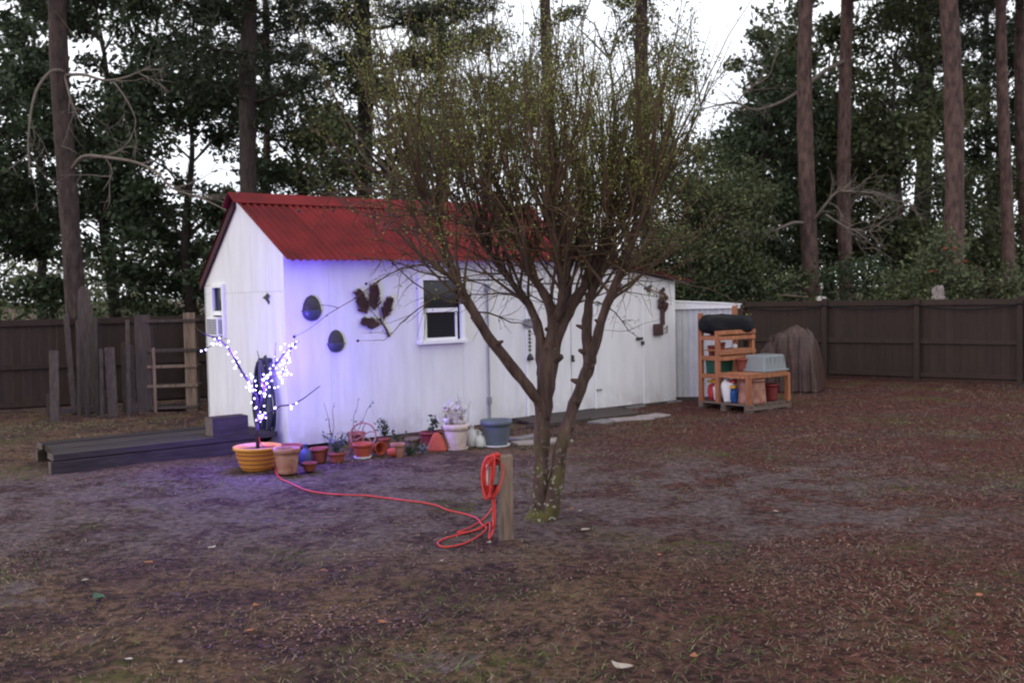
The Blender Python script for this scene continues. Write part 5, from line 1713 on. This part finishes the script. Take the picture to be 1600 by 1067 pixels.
# ------------------------------------------------------------------ litter and sparse grass on the ground
def litter(name, n, size, el, m_, xr, yr, seed, dens, flat=True, hgt=0.0):
    rs = np.random.RandomState(seed)
    X = rs.uniform(xr[0], xr[1], n * 4)
    Y = rs.uniform(yr[0] ** .5, yr[1] ** .5, n * 4) ** 2 if False else yr[0] + (yr[1] - yr[0]) * rs.rand(n * 4) ** 1.6
    keep = np.abs(X) < Y * .56 + .6
    pv = dens(X, Y)
    keep &= rs.rand(len(X)) < pv
    # not inside the shed or the deck
    u = (X - SC.x) * SA.x + (Y - SC.y) * SA.y
    v = (X - SC.x) * SB.x + (Y - SC.y) * SB.y
    keep &= ~((u > -.02) & (u < LT) & (v > -.03) & (v < DEP))
    keep &= ~((u > -2.95) & (u < 0) & (v > .1) & (v < 1.45))
    X, Y = X[keep][:n], Y[keep][:n]
    Z = gzn(X, Y)
    k = len(X)
    C = np.stack([X, Y, Z], 1)
    a_ = rs.uniform(0, 2 * np.pi, k)
    s_ = size * rs.uniform(.5, 1.5, k)
    if flat:
        d = np.stack([np.cos(a_), np.sin(a_), rs.normal(0, .25, k)], 1) * s_[:, None] * .5
        e = np.stack([-np.sin(a_), np.cos(a_), rs.normal(0, .35, k)], 1) * s_[:, None] * .5 * el
        C[:, 2] += .006 + np.abs(d[:, 2]) + np.abs(e[:, 2]) * .6
        V = np.empty((k, 4, 3))
        V[:, 0], V[:, 1], V[:, 2], V[:, 3] = C - d, C + e, C + d, C - e
        return link(name, np_mesh(name, V.reshape(-1, 3), np.arange(k * 4).reshape(k, 4), M[m_]))
    lean = rs.normal(0, .9, (k, 2))
    top = C + np.stack([lean[:, 0] * s_, lean[:, 1] * s_, s_ * rs.uniform(.25, .9, k)], 1)
    w = np.stack([np.cos(a_), np.sin(a_), np.zeros(k)], 1) * (.0022 + .0004 * Y)[:, None]
    V = np.empty((k, 3, 3))
    V[:, 0], V[:, 1], V[:, 2] = C - w, C + w, top
    return link(name, np_mesh(name, V.reshape(-1, 3), np.arange(k * 3).reshape(k, 3), M[m_]))

M['drygrass'] = leafmat('dry_grass_blade', (0.23, 0.160, 0.112), (0.085, 0.060, 0.042), scale=1.2, trans=.1)
M['greengrass'] = leafmat('sparse_green_grass', (0.120, 0.145, 0.048), (0.07, 0.085, 0.032), scale=1.2, trans=.15)
M['deadleaf'] = leafmat('brown_dead_leaf', (0.20, 0.105, 0.085), (0.036, 0.021, 0.019), scale=2.0, trans=0)
M['straw'] = leafmat('red_pine_straw', (0.20, 0.095, 0.070), (0.09, 0.043, 0.034), scale=1.0, trans=0)
def n2(X, Y, a, b, c): return .5 + .5 * np.sin(a * X + b * Y + c) * np.sin(b * X - a * Y + 2 * c)
def d_dry(X, Y):
    p = .06 + 1.1 * n2(X, Y, 1.1, .7, .4) * n2(X, Y, .35, .5, 2.0) * (.4 + .6 * n2(X, Y, 2.3, 1.9, .7))
    p = np.where(Y < 7.6, p + .10, p * .55)
    return np.clip(np.where((Y > 8) & (Y < 12.5) & (X < 3), p * .3, p), 0, 1)
def d_green(X, Y):
    spot = .9 * np.exp(-((X - 2.2) ** 2 / 1.6 + (Y - 11.6) ** 2 / .5)) + .5 * np.exp(-((X - 2.4) ** 2 / .8 + (Y - 6.0) ** 2 / .6)) + .5 * np.exp(-((X + .6) ** 2 / .15 + (Y - 10.4) ** 2 / .12))
    return np.clip(spot * n2(X, Y, 3.1, 2.3, .5) + 1.4 * n2(X, Y, .8, .6, 1.3) ** 3 * n2(X, Y, 2.1, 1.7, .2) * np.where((Y > 8) & (Y < 12) & (X < 2), .3, 1), 0, 1)
def d_leaf(X, Y): return np.clip(.02 + 1.2 * n2(X, Y, .9, 1.3, .9) ** 2 * n2(X, Y, 2.7, 1.9, .3) - np.where((Y > 8) & (Y < 12.5) & (X < 3), .25, 0), 0, 1)
def d_straw(X, Y): return np.clip((X - .3) / 5 + .25 * n2(X, Y, .7, .9, .2), 0.02, 1)
tag(litter('dry_grass', 80000, .026, .1, 'drygrass', (-9, 10), (4.3, 19), 1, d_dry, flat=False), 'short dry trampled grass scattered over the yard', 'grass', kind='stuff')
tag(litter('green_grass', 26000, .032, .1, 'greengrass', (-8, 10), (4.3, 16), 2, d_green, flat=False), 'sparse green grass blades in the yard', 'grass', kind='stuff')
tag(litter('leaf_litter', 70000, .019, .6, 'deadleaf', (-9, 11), (4.3, 20), 3, d_leaf), 'small brown leaf litter strewn over the yard', 'leaf litter', kind='stuff')
tag(litter('pine_straw', 42000, .045, .07, 'straw', (-6, 12), (4.3, 20.5), 4, d_straw), 'reddish pine straw lying on the right of the yard', 'pine straw', kind='stuff')

# single fallen leaves that stand out
M['paleleaf'] = mat('pale_fallen_leaf', (0.42, 0.36, 0.32), (0.30, 0.24, 0.2), rough=.8, scale=20, bump=.1)
M['orangeleaf'] = mat('orange_fallen_leaf', (0.36, 0.15, 0.07), (0.24, 0.09, 0.05), rough=.8, scale=20, bump=.1)
M['greenleaf'] = mat('green_fallen_leaf', (0.06, 0.12, 0.075), (0.04, 0.08, 0.05), rough=.7, scale=20, bump=.1)
lv = [(232, 880, .075, 'orangeleaf', 'orange fallen leaf lying alone at the left of the yard'), (331, 857, .09, 'paleleaf', 'pale fallen leaf right of the orange one at the left'),
      (133, 912, .055, 'paleleaf', 'pale fallen leaf near the left edge, below the orange leaf'), (105, 861, .04, 'paleleaf', 'tiny pale leaf near the left edge of the yard'),
      (155, 941, .12, 'greenleaf', 'green sprig leaf lying in the left foreground'), (400, 948, .07, 'orangeleaf', 'orange fallen leaf in the middle left foreground'),
      (598, 977, .07, 'orangeleaf', 'orange fallen leaf left of centre in the foreground'), (390, 990, .06, 'orangeleaf', 'tan fallen leaf below another orange one in the foreground'),
      (282, 1036, .045, 'paleleaf', 'small pale leaf at the bottom left'), (201, 1034, .05, 'paleleaf', 'pale leaf at the bottom left corner region'),
      (972, 1047, .13, 'paleleaf', 'large curled pale green leaf at the bottom centre'), (1084, 1030, .07, 'orangeleaf', 'orange leaf right of the curled pale leaf'),
      (1530, 934, .07, 'orangeleaf', 'orange leaf at the far right foreground'), (1212, 802, .06, 'paleleaf', 'pale leaf right of the tree on bare earth'),
      (915, 833, .09, 'paleleaf', 'pale fallen leaf just right of the tree foot'), (764, 851, .06, 'paleleaf', 'pale fallen leaf left of the post foot'),
      (892, 796, .06, 'orangeleaf', 'orange leaf by the tree foot on the right'), (907, 800, .05, 'paleleaf', 'small pale leaf near the orange leaf by the tree foot'),
      (690, 882, .045, 'paleleaf', 'tiny white leaf below the cord loop'), (1422, 770, .05, 'orangeleaf', 'orange leaf far right on the bare ground'),
      (1030, 870, .055, 'orangeleaf', 'rusty leaf right of the post in mid yard'), (505, 893, .05, 'orangeleaf', 'rusty leaf left of the cord loop')]
for k, (x, y, s_, m_, lab) in enumerate(lv):
    p = gp(x, y)
    r = random.Random(100 + k)
    b = MB()
    n = 7
    cu = r.uniform(.15, .5)
    for i in range(n):
        w = i / (n - 1)
        hw = s_ * .30 * math.sin(math.pi * min(.98, max(.02, w ** .85)))
        zc = .012 + s_ * cu * (2 * w - 1) ** 2 * .5
        for sg2 in (-1, 0, 1):
            b.v.append(((w - .5) * s_, hw * sg2, zc + abs(sg2) * hw * .5))
    for i in range(n - 1):
        for q in range(2):
            a_ = i * 3 + q
            b.f.append((a_, a_ + 1, a_ + 4, a_ + 3))
    o = b.build('fallen_leaf', M[m_], None, smooth=True, loc=(p.x, p.y, gz(p.x, p.y)), rot=(0, 0, r.uniform(0, 6.28)))
    tag(o, lab, 'leaf', 'fallen leaves lying singly in the yard')
